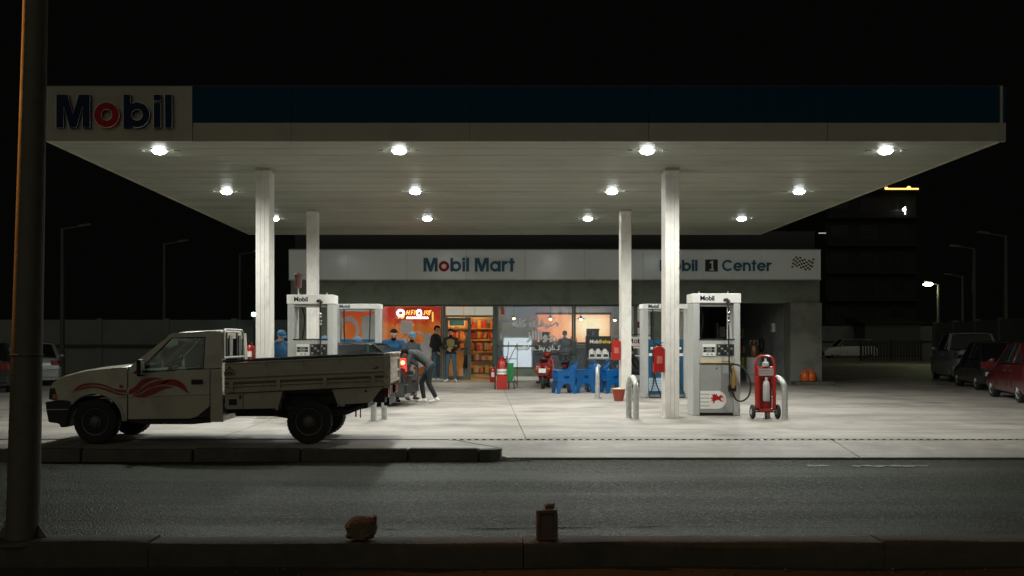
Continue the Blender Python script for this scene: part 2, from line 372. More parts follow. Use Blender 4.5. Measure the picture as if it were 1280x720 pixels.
# Arabic letters: isolated, final, initial, medial presentation forms
AR = {'ص': 0xFEB9, 'ي': 0xFEF1, 'ف': 0xFED1, 'ك': 0xFED9, 'ل': 0xFEDD, 'ه': 0xFEE9, 'ج': 0xFE9D, 'م': 0xFEE1, 'ن': 0xFEE5, 'ب': 0xFE8F, 'ط': 0xFEC1, 'ع': 0xFEC9}
AR2 = {'و': 0xFEED, 'ا': 0xFE8D, 'ز': 0xFEAF, 'ة': 0xFE93}
def arabic(s):
    out = []
    for k, ch in enumerate(s):
        pj = k > 0 and s[k - 1] in AR; nj = k < len(s) - 1 and (s[k + 1] in AR or s[k + 1] in AR2)
        if ch in AR: out.append(chr(AR[ch] + (3 if pj and nj else 1 if pj else 2 if nj else 0)))
        elif ch in AR2: out.append(chr(AR2[ch] + (1 if pj else 0)))
        else: out.append(ch)
    return ''.join(reversed(out))
# ================================================================== SETTING
ROAD = -0.17
g = MB(); g.add([(-400, -60, -0.30), (400, -60, -0.30), (400, 600, -0.30), (-400, 600, -0.30)], [(0, 1, 2, 3)])
struct('ground', g, M_dirt)
# road sheet with slight camber, and its worn strip of grit along the far gutter
g = MB(); rows = []
for i in range(9):
    y = 7.55 + (13.75 - 7.55) * i / 8; t = i / 8
    rows.append([(x, y, ROAD + 0.03 * math.sin(math.pi * t)) for x in (-90, -30, -10, -3, 0, 3, 10, 30, 90)])
g.grid(rows); struct('road', g, M_asph)
# near verge and kerb stones
g = MB(); rows = []
for i in range(8):
    y = 2.0 + (7.34 - 2.0) * i / 7
    rows.append([(x, y, -0.205 + 0.012 * math.sin(x * 2.3 + y * 3.1)) for x in [k * 1.5 - 30 for k in range(41)]])
g.grid(rows); struct('verge', g, M_dirt)
kb = tag(thing('near_kerb', 'low dirty kerb of long concrete stones along the near edge of the road', 'kerb', (0, 7.3, -0.26)), kind='structure')
seams = [-30, -20, -12, -9, -6.6, -4.9, -2.45, -0.15 + 0.45, 2.95, 5.4, 8, 11, 16, 24, 34]
for a, b in zip(seams[:-1], seams[1:]):
    dz = rnd.uniform(-0.012, 0.008); dy = rnd.uniform(-0.012, 0.012)
    m = MB(); n = 6; cols = []
    sec = [(0.0, -0.02), (0.0, 0.205), (0.018, 0.232), (0.05, 0.24), (0.26, 0.24), (0.30, 0.22), (0.31, 0.05)]
    for i in range(n + 1):
        x = a + 0.004 + (b - a - 0.008) * i / n
        cols.append([(x, dy + q[0] + rnd.uniform(-.004, .004), q[1] + dz + rnd.uniform(-.005, .005)) for q in sec])
    m.grid(cols); m.add(cols[0], [tuple(range(7))]); m.add(cols[-1], [tuple(range(7))[::-1]])
    m.build('kerb_stone', M_kerb, kb, smooth=True)

# ---- forecourt: base, slabs with open joints, sloping apron, drain channel, truck-side island with kerb
g = MB(); g.box(-60, 60, 14.75, 140, -0.29, -0.03); struct('forecourt_base', g, M_kerb2)
fc = tag(thing('forecourt', 'pale worn concrete forecourt cast in large slabs', 'forecourt', (0, 0, 0)), kind='structure')
SL = 4.6
y = 14.82; slab_n = 0
while y < 60:
    x = -32.6 + 1.05
    while x < 34:
        m = MB(); j = 0.006
        dz = rnd.uniform(-0.003, 0.003)
        m.box(x + j, x + SL - j, y + j, y + SL - j, -0.028, dz)
        m.build('slab', M_conc, fc); x += SL
    y += SL
g = MB(); g.box(-60, -31.55, 14.82, 140, -0.031, -0.012); g.box(-31.55 + SL * 15, 60, 14.82, 140, -0.031, -0.012); g.box(-31.54, -31.56 + SL * 15, y + 0.01, 140, -0.031, -0.012)
struct('parking_lot', g, M_conc)
# drain: two steel edges and a grating row between
dr = tag(thing('drain_channel', 'narrow slotted drain channel across the forecourt edge', 'drain', (0, 14.74, 0)), kind='structure')
m = MB(); m.box(-0.5, 40, -0.07, -0.055, -0.05, 0.0); m.box(-0.5, 40, 0.06, 0.075, -0.05, 0.0); m.build('drain_edge', M_dark, dr)
m = MB(); x = -0.5
while x < 24: m.box(x, x + 0.055, -0.053, 0.058, -0.03, -0.004); x += 0.11
o = m.build('drain_bar', M_steel, dr); o['kind'] = 'stuff'
# apron slabs sloping down to the road
ap = tag(thing('apron', 'pale concrete apron sloping from the forecourt down to the road', 'apron', (0, 0, 0)), kind='structure')
x = 0.27
first = True
while x < 42:
    w = 4.9
    x1 = x + w
    m = MB(); yb, yf = 14.665, 13.62
    xl_b = -0.42 if first else x + 0.006; xl_f = 0.34 if first else x + 0.006
    m.hexa([(xl_f, yf, -0.3), (x1 - 0.006, yf, -0.3), (x1 - 0.006, yb, -0.3), (xl_b, yb, -0.3), (xl_f, yf, -0.135), (x1 - 0.006, yf, -0.135), (x1 - 0.006, yb, -0.001), (xl_b, yb, -0.001)])
    m.build('apron_slab', M_conc, ap, bevel=0.012); x = x1; first = False
# island the pickup stands on
isl = tag(thing('island', 'raised concrete island edge under the pickup truck with dark kerb', 'island', (0, 0, 0)), kind='structure')
m = MB(); m.prism([(-40, 13.55), (0.02, 13.55), (0.20, 13.66), (-0.44, 14.75), (-40, 14.75)], [], lambda a, b: (a, b, -0.006), (0, 0, -0.24)); m.build('island_top', M_conc, isl)
kx = [-40, -30, -22, -16, -12.6, -10.4, -8.2, -6.9, -5.4, -3.9, -2.45, -1.0, -0.05]
for a, b in zip(kx[:-1], kx[1:]):
    m = MB(); dz = rnd.uniform(-.012, .01); dy = rnd.uniform(-.012, .012)
    m.hexa([(a + .01, 13.36 + dy, -0.26), (b - .01, 13.36 + dy, -0.26), (b - .01, 13.54, -0.26), (a + .01, 13.54, -0.26), (a + .01, 13.40 + dy, 0.004 + dz), (b - .01, 13.40 + dy, 0.004 + dz), (b - .01, 13.54, 0.004 + dz), (a + .01, 13.54, 0.004 + dz)])
    m.build('kerb_stone', M_kerb2, isl, bevel=0.02)
m = MB(); m.prism([(-0.04, 13.37), (0.12, 13.40), (0.25, 13.50), (0.27, 13.64), (-0.36, 14.70), (-0.44, 14.70), (0.19, 13.655), (0.02, 13.54), (-0.04, 13.54)], [], lambda a, b: (a, b, -0.003), (0, 0, -0.25)); m.build('kerb_stone', M_kerb2, isl, bevel=0.015)
# rubble where the kerb ends
m = MB()
for k in range(60):
    q = (rnd.gauss(0.38, 0.16), 13.40 + abs(rnd.gauss(0, 0.10)), ROAD + 0.012); r = rnd.uniform(0.006, 0.022); m.ball(q, r, r * 0.8, r * 0.6, 6, 4)
o = m.build('kerb_rubble', M_kerb2); tag(o, 'loose concrete crumbs at the broken end of the island kerb', 'rubble', kind='stuff')
m = MB()
for k in range(420):
    t = rnd.random(); yy = 13.52 - abs(rnd.gauss(0, 0.18)); q = (rnd.uniform(-9, 13), yy, ROAD + 0.006); r = rnd.uniform(0.004, 0.015); m.ball(q, r, r, r * 0.6, 5, 3)
for k in range(260):
    q = (rnd.uniform(-6, 6), rnd.uniform(6.3, 7.25), -0.198); r = rnd.uniform(0.004, 0.016); m.ball(q, r, r, r * 0.6, 5, 3)
o = m.build('gravel', M_kerb2); tag(o, 'loose grit and gravel along the road gutters', 'gravel', kind='stuff')
# cracks sealed with tar and a worn patch in the asphalt
M_tar = mat('tar', (0.008, 0.008, 0.007), 1.0, spec=0.0)
for x0_, x1_, y_, amp in ((-9, -2.6, 8.75, .10), (-2.2, 3.5, 8.62, .06), (-6.5, -4.0, 10.4, .16)):
    n = int((x1_ - x0_) * 5); c_ = []; yy = y_
    for i in range(n + 1): yy += rnd.uniform(-.05, .05); c_.append((x0_ + (x1_ - x0_) * i / n, y_ + (yy - y_) * .6 + amp * math.sin(i * .13 + x0_), max(.001, rnd.uniform(-.004, .014)) * min(1, i / 6, (n - i) / 6)))
    zc = lambda y: ROAD + 0.03 * math.sin(math.pi * (y - 7.55) / 6.2) + .006
    m = MB(); m.grid([[(p[0], p[1] - p[2], zc(p[1])), (p[0], p[1] + p[2], zc(p[1]))] for p in c_]); o = m.build('road_crack', M_tar); o['kind'] = 'structure'
# pale strips standing in for bright water reflections along the gutter
M_wet = mat('painted_gutter_glint', (0.085, 0.09, 0.085), 0.6, var=0.6, scale=9, dirt=(0.06, 0.055, 0.045), dirt_amt=1.0, dscale=6)
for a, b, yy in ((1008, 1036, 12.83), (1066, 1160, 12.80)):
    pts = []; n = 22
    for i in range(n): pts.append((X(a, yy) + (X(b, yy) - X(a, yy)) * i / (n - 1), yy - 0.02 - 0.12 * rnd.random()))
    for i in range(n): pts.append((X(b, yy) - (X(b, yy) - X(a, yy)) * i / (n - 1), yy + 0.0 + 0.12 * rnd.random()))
    m = MB(); m.prism(pts, [], lambda p, q: (p, q, ROAD + 0.022), (0, 0, -0.006)); o = m.build('gutter_glint', M_wet); o['kind'] = 'structure'

# ================================================================== CANOPY
YF, YB = 3.28 * F / 251, 3.28 * F / 134
XL, XR = X(57, YF), X(1253, YF); ZC = 4.73; ZT = Z(108, YF); ZM = Z(153, YF)
can = thing('canopy', 'large flat forecourt canopy with white soffit and dark blue fascia band', 'canopy', (0, YF, 0))
def cl(p): return (p[0], p[1] - YF, p[2])
m = MB(); y = YF + 0.06
while y < YB - 0.05:
    y1 = min(y + 0.30, YB - 0.05); dz = rnd.uniform(0, .004); m.box(XL + 0.05, XR - 0.05, y - YF, y1 - 0.008 - YF, ZC + dz, ZC + 0.03, rnd.choice((0, 0, 1, 2))); y = y1
o = m.build('soffit_strip', [M_ceil, mat('ceiling_paint_old', (0.262, 0.277, 0.22), 0.52, var=0.08, dirt=(0.14, 0.14, 0.11), dirt_amt=.6, dscale=.8), mat('ceiling_paint_new', (0.294, 0.312, 0.25), 0.45, var=0.06, dirt=(0.18, 0.18, 0.14), dirt_amt=.5, dscale=.8)], can); o['kind'] = 'stuff'
m = MB(); m.box(XL + 0.05, XR - 0.05, 0.06, YB - YF - 0.05, ZC + 0.034, ZT - 0.12); m.build('roof_deck', M_dark, can)
# fascia panels: bottom white strip, blue band, end return, sign panel
xs = [X(241, YF)] + [X(364, YF) + k * 2.92 for k in range(5)] + [XR - 0.05]
for a, b in zip(xs[:-1], xs[1:]):
    if b - a < 0.1: continue
    m = MB(); m.box(a + .003, b - .003, 0.0, 0.055, ZC - 0.012, ZM - 0.004); m.build('fascia_panel', M_white, can, bevel=0.004)
    m = MB(); m.box(a + .002, b - .002, -0.012, 0.055, ZM, ZT); m.build('blue_fascia_panel', M_blue, can, bevel=0.004)
m = MB(); m.box(XL, X(241, YF) - .004, -0.02, 0.055, ZC - 0.012, ZT); sp = m.build('sign_panel', M_white, can, bevel=0.006)
m = MB(); m.box(XR - 0.047, XR, -0.014, YB - YF, ZC - 0.012, ZT + 0.005); m.build('side_fascia', M_white, can)
m = MB(); m.box(XL, XL + 0.047, 0.058, YB - YF, ZC - 0.012, ZT); m.build('side_fascia', M_white, can)
m = MB(); m.box(XL + .05, XR - .05, YB - YF - 0.048, YB - YF, ZC - 0.012, ZT); m.build('back_fascia', M_white, can)
m = MB(); m.box(XL + .01, XR - .01, 0.002, 0.06, ZT + 0.004, ZT + 0.02); m.build('top_flashing', M_dark, can)
# MOBIL on the sign panel
hL = Z(120.0, YF) - Z(161.0, YF)
lettering('Mobil', hL, X(73.2, YF), -0.085, Z(161.0, YF), sp, lambda c: M_redl if c == 'o' else M_navy, s=0.222, gap=0.118, depth=0.06, trim=M_whitep)
# lamps: rows from the lamp images; each a flat bezel with a bright lens
M_lens = emit('lamp_lens', (0.95, 1.0, 0.97), 48.0)
def canopy_lamp(x, y, i):
    row, colm = divmod(i, 4)
    lab = 'glowing recessed canopy lamp, %s in the %s row' % (['leftmost', 'second from left', 'third from left', 'rightmost'][colm], ['front', 'middle', 'back'][row])
    t = thing('canopy_lamp', lab, 'lamp', (x, y, ZC), 0, 'lamps recessed in the canopy soffit')
    b = MB(); b.lathe([(0.125, -0.001), (0.17, -0.001), (0.168, -0.006), (0.13, -0.009), (0.125, -0.005)], (0, 0, 0), n=28); b.build('bezel', M_steel, t, smooth=True)
    b = MB(); b.lathe([(0.001, -0.068), (0.04, -0.065), (0.08, -0.055), (0.108, -0.035), (0.12, -0.004)], (0, 0, 0), n=28); b.build('lens', M_lens, t, smooth=True)
    ld = bpy.data.lights.new('lamp_beam', 'SPOT'); ld.energy = LAMP_W; ld.color = LAMP_COL; ld.spot_size = R(168); ld.spot_blend = 0.62; ld.shadow_soft_size = 0.13
    lo_ = bpy.data.objects.new('lamp_beam', ld); C.objects.link(lo_); lo_.parent = t; lo_.location = (0, 0, -0.24)
    for s in (-1, 1):
        b = MB(); b.box(s * 0.30 - 0.035, s * 0.30 + 0.035, -0.05, 0.05, -0.016, -0.001); b.build('clamp', M_steel, t)
i = 0
for py, pxs in ((188, (199, 499, 809, 1107)), (239, (283, 519, 765, 999)), (273, (343, 534, 735, 927))):
    yy = (ZC - H) * F / (CY - py)
    for px in pxs: canopy_lamp(X(px, yy), yy, i); i += 1
# columns: fluted steel boxes
def column(x, y, w, d, label):
    t = thing('canopy_column', label, 'column', (x, y, 0), 0, 'columns carrying the canopy')
    b = MB(); b.box(-w / 2 + 0.006, w / 2 - 0.006, 0.006, d - 0.006, 0.012, ZC - 0.003); b.build('core', M_col, t)
    n = 3
    for k in range(n):
        a = -w / 2 + w * k / n + 0.0025; c = -w / 2 + w * (k + 1) / n - 0.0025
        b = MB(); b.box(a, c, -0.006, 0.004, 0.012, ZC - 0.004); b.build('cladding_strip', M_col, t)
    for s in (-1, 1):
        for k in range(4):
            a = d * k / 4 + 0.004; c = d * (k + 1) / 4 - 0.004
            b = MB(); x0 = s * (w / 2 - 0.004); x1 = s * (w / 2 + 0.006); b.box(min(x0, x1), max(x0, x1), a, c, 0.012, ZC - 0.004); b.build('cladding_strip', M_col, t)
    b = MB(); b.box(-w / 2 - 0.05, w / 2 + 0.05, -0.05, d + 0.05, 0.0, 0.011); b.build('base_plate', M_steel, t)
    b = MB(); b.box(-w / 2 - 0.012, w / 2 + 0.012, -0.012, d + 0.012, ZC - 0.05, ZC - 0.002); b.build('collar', M_white, t)
    return t
column(X(328.2, 18.8), 18.8, 0.25, 0.43, 'white canopy column behind the pickup cab')
column(X(840.5, 18.8), 18.8, 0.25, 0.43, 'white canopy column next to the red wheeled extinguisher pump')
column(X(389.3, 24.7), 24.7, 0.235, 0.43, 'white canopy column seen through the pump behind the truck bed')
column(X(783.0, 24.7), 24.7, 0.235, 0.43, 'white canopy column with red bucket at its foot beside blue chairs')

# ================================================================== SHOP BUILDING
YS = 34.0; PZ = 0.13; SY = 33.4
def sx(px): return X(px, YS)
def sz(py): return Z(py, YS)
g = MB(); g.box(X(355, 32), X(842, 32), 32.0, 41.5, -0.02, PZ); pf = struct('shop_platform', g, M_conc, bevel=0.015)
shop = thing('shop_building', 'long low service station shop with white sign fascia and glazed front', 'building', (0, YS, 0))
def sb(x0, x1, y0, y1, z0, z1, m, name, parent=shop, bevel=0.0, **kw):
    b = MB(); b.box(x0, x1, y0 - YS, y1 - YS, z0, z1); return b.build(name, m, parent, bevel=bevel, **kw)
GT = sz(381); GB = sz(461)
XB0, XB1 = sx(365), sx(1024); XBAY0, XBAY1 = sx(842), sx(985)
sb(XB0, XBAY0 - 0.0, YS - 0.22, YS + 0.14, GT + 0.002, 4.6, M_wallg, 'wall')                 # wall over the glazing
sb(XBAY0 + 0.003, XB1, YS - 0.05, YS + 0.2, sz(379), 4.6, M_wallg, 'wall')                      # lintel over the bay
sb(sx(815), XBAY0 + 0.002, YS - 0.30, YS + 0.16, 0.0, GT, M_wallg, 'pier')
sb(XBAY1, XB1, YS - 0.28, YS + 0.5, -0.01, sz(379) - 0.002, mat('pier_render', (0.22, 0.225, 0.19), 0.8, var=.12, scale=1.5, dirt=(0.05, 0.05, 0.045), dirt_amt=.8, dscale=.9), 'pier', bevel=0.01)
sb(XB0, sx(414), YS - 0.04, YS + 0.16, PZ, GT, M_wallg, 'wall')
sb(XB0 + 0.05, XB1 - 0.05, YS + 0.3, YS + 8, 4.605, 5.25, M_dark, 'roof_parapet')
sb(XB0, XB0 + 0.2, YS + 0.165, YS + 8, 0, 4.6, M_wallg, 'wall')
sb(XB1 - 0.2, XB1, YS + 0.505, YS + 8, 0, 4.6, M_wallg, 'wall')
# sign fascia of acrylic panels
SX0, SX1 = X(361, SY), X(1026, SY); SZ0, SZ1 = Z(349, SY), Z(313, SY)
sg = sb(SX0, SX1, SY + 0.03, SY + 0.12, SZ0, SZ1, M_dark, 'sign_box')
n = 9
for k in range(n):
    a = SX0 + (SX1 - SX0) * k / n; b = SX0 + (SX1 - SX0) * (k + 1) / n
    q = MB(); q.box(a + .003, b - .003, SY - YS, SY + 0.028 - YS, SZ0, SZ1); q.build('sign_panel', M_sign, sg)
for zz in (SZ0 - 0.03, SZ1 + 0.002):
    q = MB(); q.box(SX0 - .01, SX1 + .01, SY - 0.02 - YS, SY + 0.13 - YS, zz, zz + 0.028); q.build('sign_trim', M_steel, sg)
for k in range(10):
    xx = SX0 + 0.4 + (SX1 - SX0 - 0.8) * k / 9
    q = MB(); q.box(xx - .03, xx + .03, SY + 0.121 - YS, -0.221, SZ0 + 0.2, SZ0 + 0.26); q.build('sign_bracket', M_steel, sg)
lh = (Z(322.5, SY) - Z(339.5, SY))
cf = lambda c: M_redl if c == 'o' else M_teal
lettering('Mobil', lh, X(529.5, SY), SY - 0.045 - YS, Z(339.5, SY), sg, cf, s=0.20, gap=0.085)
lettering('Mart', lh, X(593.5, SY), SY - 0.045 - YS, Z(339.5, SY), sg, lambda c: M_teal, s=0.19, gap=0.085)
lh2 = Z(325, SY) - Z(339, SY)
lettering('Mobil', lh2, X(824.5, SY), SY - 0.045 - YS, Z(339, SY), sg, cf, s=0.20, gap=0.09)
q = MB(); q.box(X(881.5, SY), X(897, SY), SY - 0.03 - YS, SY - 0.002 - YS, Z(339.5, SY), Z(324.5, SY)); nb = q.build('number_plate', M_black, sg)
q = MB(); x0 = X(886.5, SY); w1 = X(892.5, SY) - x0; z0 = Z(338, SY); h1 = Z(326, SY) - z0
q.prism([(0, 0), (1, 0), (1, .12), (.78, .12), (.78, 1), (.5, 1), (.08, .84), (.08, .7), (.44, .8), (.44, .12), (0, .12)], [], lambda a, b: (x0 + a * w1, SY - 0.036 - YS, z0 + b * h1), (0, 0.005, 0)); q.build('numeral', M_whitep, nb)
lettering('Center', lh2, X(902.5, SY), SY - 0.045 - YS, Z(339, SY), sg, lambda c: M_teal, s=0.17, gap=0.085)
# chequered flag made of single squares
fl = MB(); x0, x1, z0, z1 = X(989, SY), X(1018, SY), Z(338.5, SY), Z(320, SY)
def flagp(u, v): return (x0 + (x1 - x0) * (u * 0.93 + 0.07 * v), SY - 0.012 - YS, z0 + (z1 - z0) * (0.14 + 0.72 * v + 0.13 * math.sin(u * 6.0 + 0.3)))
for a in range(10):
    for b in range(6):
        pts = [flagp(a / 10, b / 6), flagp((a + 1) / 10, b / 6), flagp((a + 1) / 10, (b + 1) / 6), flagp(a / 10, (b + 1) / 6)]
        fl.add(pts + [(p[0], p[1] + 0.008, p[2]) for p in pts], [(0, 1, 2, 3), (7, 6, 5, 4), (0, 1, 5, 4), (1, 2, 6, 5), (2, 3, 7, 6), (3, 0, 4, 7)], (a + b) % 2)
fl.build('chequered_flag', [M_black, M_whitep], sg)

# glazing
def window(px0, px1, py0, py1, name='window', pane=M_glass, mull=0.06, split=None):
    x0, x1, z0, z1 = sx(px0), sx(px1), sz(py1), sz(py0)
    f = MB(); w = mull
    f.prism([(x0, z0), (x1, z0), (x1, z1), (x0, z1)], [[(x0 + w, z0 + w), (x1 - w, z0 + w), (x1 - w, z1 - w), (x0 + w, z1 - w)]], lambda a, b: (a, -0.03, b), (0, 0.09, 0))
    o = f.build(name, M_frame, shop)
    q = MB(); q.box(x0 + w + .001, x1 - w - .001, 0.01, 0.018, z0 + w + .001, z1 - w - .001); p = q.build('pane', pane, o)
    return o, (x0 + w, x1 - w, z0 + w, z1 - w)
M_viny_blue = thin_glass('bluish_film', (0.74, 0.80, 0.84), 0.05, haze=0.13, haze_col=(0.50, 0.55, 0.58))
wA, rA = window(414, 476, 381, 470)
wB, rB = window(476, 553, 381, 470)
wC, rC = window(620, 717, 381, 461, pane=M_viny_blue)
wD, rD = window(717.4, 794, 381, 461, pane=M_viny_blue)
wE, rE = window(794.4, 815, 381, 461)
sb(sx(620), sx(815), YS - 0.06, YS + 0.14, PZ, sz(461) - 0.003, M_wallg, 'dado')
sb(sx(620), sx(815), YS - 0.10, YS - 0.063, PZ, PZ + 0.13, M_whitep, 'skirting')
sb(sx(414), sx(553), YS - 0.06, YS + 0.14, PZ, sz(470) - 0.003, M_wallg, 'dado')
# middle rail of the right panes with the lower film
for r, wn in ((rC, wC), (rD, wD)):
    q = MB(); q.box(r[0], r[1], -0.005, 0.007, sz(433.5), sz(431.5)); q.build('rail', M_frame, wn)
# printed films on the left panes
def film(rct, name, ramp, parent, dy=0.03):
    q = MB(); x0, x1, z0, z1 = rct; q.box(x0 + .01, x1 - .01, dy, dy + 0.004, z0 + .01, z1 - .01)
    return q.build(name, vinyl(name + '_print', ramp, z0, z1), parent)
film((rA[0], rA[1], rA[2], rA[3]), 'orange_poster', [(0, (.75, .38, .08)), (.45, (.90, .55, .14)), (.8, (.90, .42, .08)), (1, (.85, .2, .05))], wA)
film((rB[0], rB[1], rB[2], rB[3]), 'orange_poster', [(0, (.60, .28, .10)), (.35, (.85, .42, .12)), (.55, (.92, .55, .16)), (.72, (.92, .52, .13)), (.84, (.80, .15, .08)), (1, (.78, .13, .09))], wB)
# pale pot drawing and grey notices on the poster
M_film = mat('pale_film', (0.62, 0.60, 0.60), 0.6, var=0.15, scale=5)
def onpane(poly, holes, m, name, parent, dy=-0.002):
    q = MB(); q.prism([(sx(a), sz(b)) for a, b in poly], [[(sx(a), sz(b)) for a, b in h] for h in holes], lambda a, b: (a, dy, b), (0, 0.004, 0)); return q.build(name, m, parent)
ell = lambda cx, cz, rx, rz, n=26, a0=0, a1=360: [(cx + rx * math.cos(R(a0 + (a1 - a0) * i / n)), cz + rz * math.sin(R(a0 + (a1 - a0) * i / n))) for i in range(n)]
onpane(ell(521, 437, 19.5, 23), [ell(519, 424, 11, 8)], M_film, 'pot_drawing', wB)
onpane(ell(536, 424, 6, 8), [ell(535.5, 424, 2.2, 3)], M_film, 'handle_drawing', wB, dy=-0.008)
onpane([(501, 401), (515.5, 401), (515.5, 417), (501, 417)], [], M_film, 'notice', wB)
onpane(ell(436, 412, 13, 17), [ell(436, 413, 9, 11)], M_film, 'ring_drawing', wA)
onpane([(452, 396), (470, 392), (473, 436), (452, 436)], [], M_film, 'pale_drawing', wA)
onpane([(425, 425), (447, 425), (447, 437), (425, 437)], [], M_film, 'notice', wA, dy=-0.008)
# neon sign behind the poster pane: round badge, slanted strokes and a white under-bar
neon = thing('neon_sign', 'glowing orange and white neon sign in the orange shop window', 'neon sign', (sx(511), YS - 0.07, sz(395)))
M_neo = emit('neon_orange', (1.0, 0.42, 0.08), 2.2); M_new = emit('neon_white', (1.0, 0.80, 0.76), 3.0)
sc = YS / F
def nt(pts, r, m, nm):
    q = MB(); q.tube([((a - 511) * sc, 0, (395 - b) * sc) for a, b in pts], r, 6); q.build(nm, m, neon)
nt(ell(501, 391.3, 4.0, 3.6, 18) + [(505, 391.3)], 0.035, M_new, 'badge_tube')
nt([(498, 398), (500, 395.5), (503, 398), (505.5, 395.5)], 0.02, M_neo, 'badge_tube')
for k, seg in enumerate([[(508, 393.5), (509.5, 388)], [(509, 391), (511.5, 390.5)], [(511, 393.5), (512.5, 388)], [(514, 393.5), (515.2, 388), (517, 388)], [(514.6, 391), (516.6, 391)], [(518, 388), (518.6, 391), (520.6, 388)], [(518.6, 391), (517.8, 393.5)], [(529, 393), (530.5, 393.5), (531.6, 388)], [(533, 391.5), (534, 388.2), (536, 388.4), (535, 393.2), (533, 391.5)], [(536.8, 388), (537.4, 391), (539, 387.5)], [(537.4, 391), (536.4, 394)]]): nt(seg, 0.014, M_neo, 'neon_letter')
nt(ell(524, 391.5, 2.6, 3.8, 16) + [(526.6, 391.5)], 0.03, M_new, 'neon_letter')
for a in np.arange(508.5, 535, 2.1): nt([(a, 398.6), (a + 0.9, 395.8), (a + 1.6, 398.4)], 0.016, M_new, 'neon_letter')
q = MB(); q.box((497 - 511) * sc, (541 - 511) * sc, 0.012, 0.02, (395 - 400) * sc, (395 - 386) * sc); q.build('backing', thin_glass('clear_acrylic', (0.9, 0.9, 0.9), 0.05), neon)
nt([(541, 390), (541, 402)], 0.03, emit('neon_amber', (1.0, 0.55, 0.1), 0.9), 'side_tube')

# Arabic lettering on the right pane
M_txt = mat('white_vinyl_letter', (0.92, 0.93, 0.93), 0.6, var=.03)
def atext(s, px, py, size, sh=0.0):
    t = text('window_lettering', arabic(s), size, (sx(px), -0.004, sz(py)), M_txt, wC, 0.001, 'LEFT', offset=0.005, shear=sh)
    vs = [v.co.copy() for v in t.data.vertices]; fs = [tuple(p.vertices) for p in t.data.polygons]; q = MB()
    for k, (ax_, az_) in enumerate(((0, 0), (.014, 0), (-.014, 0), (0, .014), (0, -.014))): q.add([(v.x + ax_ * size * 2.4, v.y - .0012 * k, v.z + az_ * size * 2.4) for v in vs], fs)
    me = q.mesh('window_lettering', M_txt); t.data = me
    return t
atext('صيفك كله', 641, 408.5, 0.375)
atext('جوااااز', 659, 424.0, 0.40)
atext('كمان بطعم فاكهة', 644, 437.4, 0.225, 0.15)
# small red badge in the pane corner
onpane([(626, 384), (630.5, 384), (630.5, 393), (626, 393)], [], M_orange, 'red_badge', wC)
onpane(ell(799, 406, 4.5, 4.0), [], mat('maroon', (0.25, 0.03, 0.06), .5), 'round_sticker', wE)
onpane([(811, 391), (814.5, 391), (814.5, 404), (811, 404)], [], M_paper, 'notice', wE)

# door: transom with three lit panels, closed leaf with handle, open leaf
dx0, dx1 = sx(553.3), sx(620); dz1 = sz(381)
d = MB()
d.prism([(dx0, PZ), (dx1, PZ), (dx1, dz1), (dx0, dz1)], [[(dx0 + .07, PZ + .001), (dx1 - .07, PZ + .001), (dx1 - .07, sz(396.5)), (dx0 + .07, sz(396.5))], [(dx0 + .1, sz(394.2)), (dx1 - .1, sz(394.2)), (dx1 - .1, dz1 - .06), (dx0 + .1, dz1 - .06)]], lambda a, b: (a, -0.05, b), (0, 0.11, 0))
door = d.build('door', M_frame, shop)
tx = [dx0 + .1, sx(579.5), sx(593.5), dx1 - .1]
M_trans = emit('transom_light', (0.80, 0.78, 0.66), 0.35)
for a, b in zip(tx[:-1], tx[1:]):
    q = MB(); q.box(a + .012, b - .012, 0.0, 0.02, sz(394.2) + .01, dz1 - .07); q.build('transom_panel', M_trans, door)
a, b = dx0 + .075, sx(588.5)
q = MB(); q.prism([(a, PZ + .02), (b, PZ + .02), (b, sz(397)), (a, sz(397))], [[(a + .11, PZ + .14), (b - .11, PZ + .14), (b - .11, sz(397) - .1), (a + .11, sz(397) - .1)]], lambda u, v: (u, -0.02, v), (0, 0.05, 0)); leaf = q.build('door_leaf', M_frame, door)
q = MB(); q.box(a + .111, b - .111, 0.0, 0.008, PZ + .141, sz(397) - .101); q.build('pane', M_glass, leaf)
q = MB(); q.tube([(b - .05, -0.03, 1.0), (b - .05, -0.07, 1.02), (b - .05, -0.07, 1.4), (b - .05, -0.03, 1.42)], 0.014, 8); q.build('handle', M_chrome, leaf)
q = MB(); q.hexa([(dx1 - .12, .05, PZ + .02), (dx1 - .075, .05, PZ + .02), (dx1 - .075, .75, PZ + .02), (dx1 - .12, .75, PZ + .02), (dx1 - .12, .05, sz(397)), (dx1 - .075, .05, sz(397)), (dx1 - .075, .75, sz(397)), (dx1 - .12, .75, sz(397))]); q.build('door_leaf', M_frame, door)

# shop interior: floor is the platform; walls, ceiling and lamps
M_inw = mat('inner_wall_warm', (0.55, 0.30, 0.10), 0.8); M_inc = mat('inner_wall_cool', (0.42, 0.45, 0.47), 0.8)
YI = 39.0
sb(sx(414), sx(590), YI, YI + .1, PZ, 3.2, M_inw, 'inner_wall'); sb(sx(590.2), sx(815), YI, YI + .1, PZ, 3.2, M_inc, 'inner_wall')
sb(XB0 + .25, XBAY0 + .1, YS + .145, YI + .3, 3.205, 3.3, M_whitep, 'inner_ceiling')
sb(sx(410), sx(413.9), YS + .17, YI, PZ, 3.2, M_inw, 'inner_wall'); sb(sx(816), sx(819), YS + .17, YI, PZ, 3.2, M_inc, 'inner_wall')
sb(sx(622), sx(625), YS + 0.9, YI, PZ, 3.2, M_inc, 'partition')
M_warm = emit('warm_tube', (1.0, 0.60, 0.24), 120.0); M_cool = emit('cool_tube', (0.88, 0.96, 1.0), 85.0); M_pend = emit('pendant_bulb', (1.0, 0.72, 0.32), 30.0)
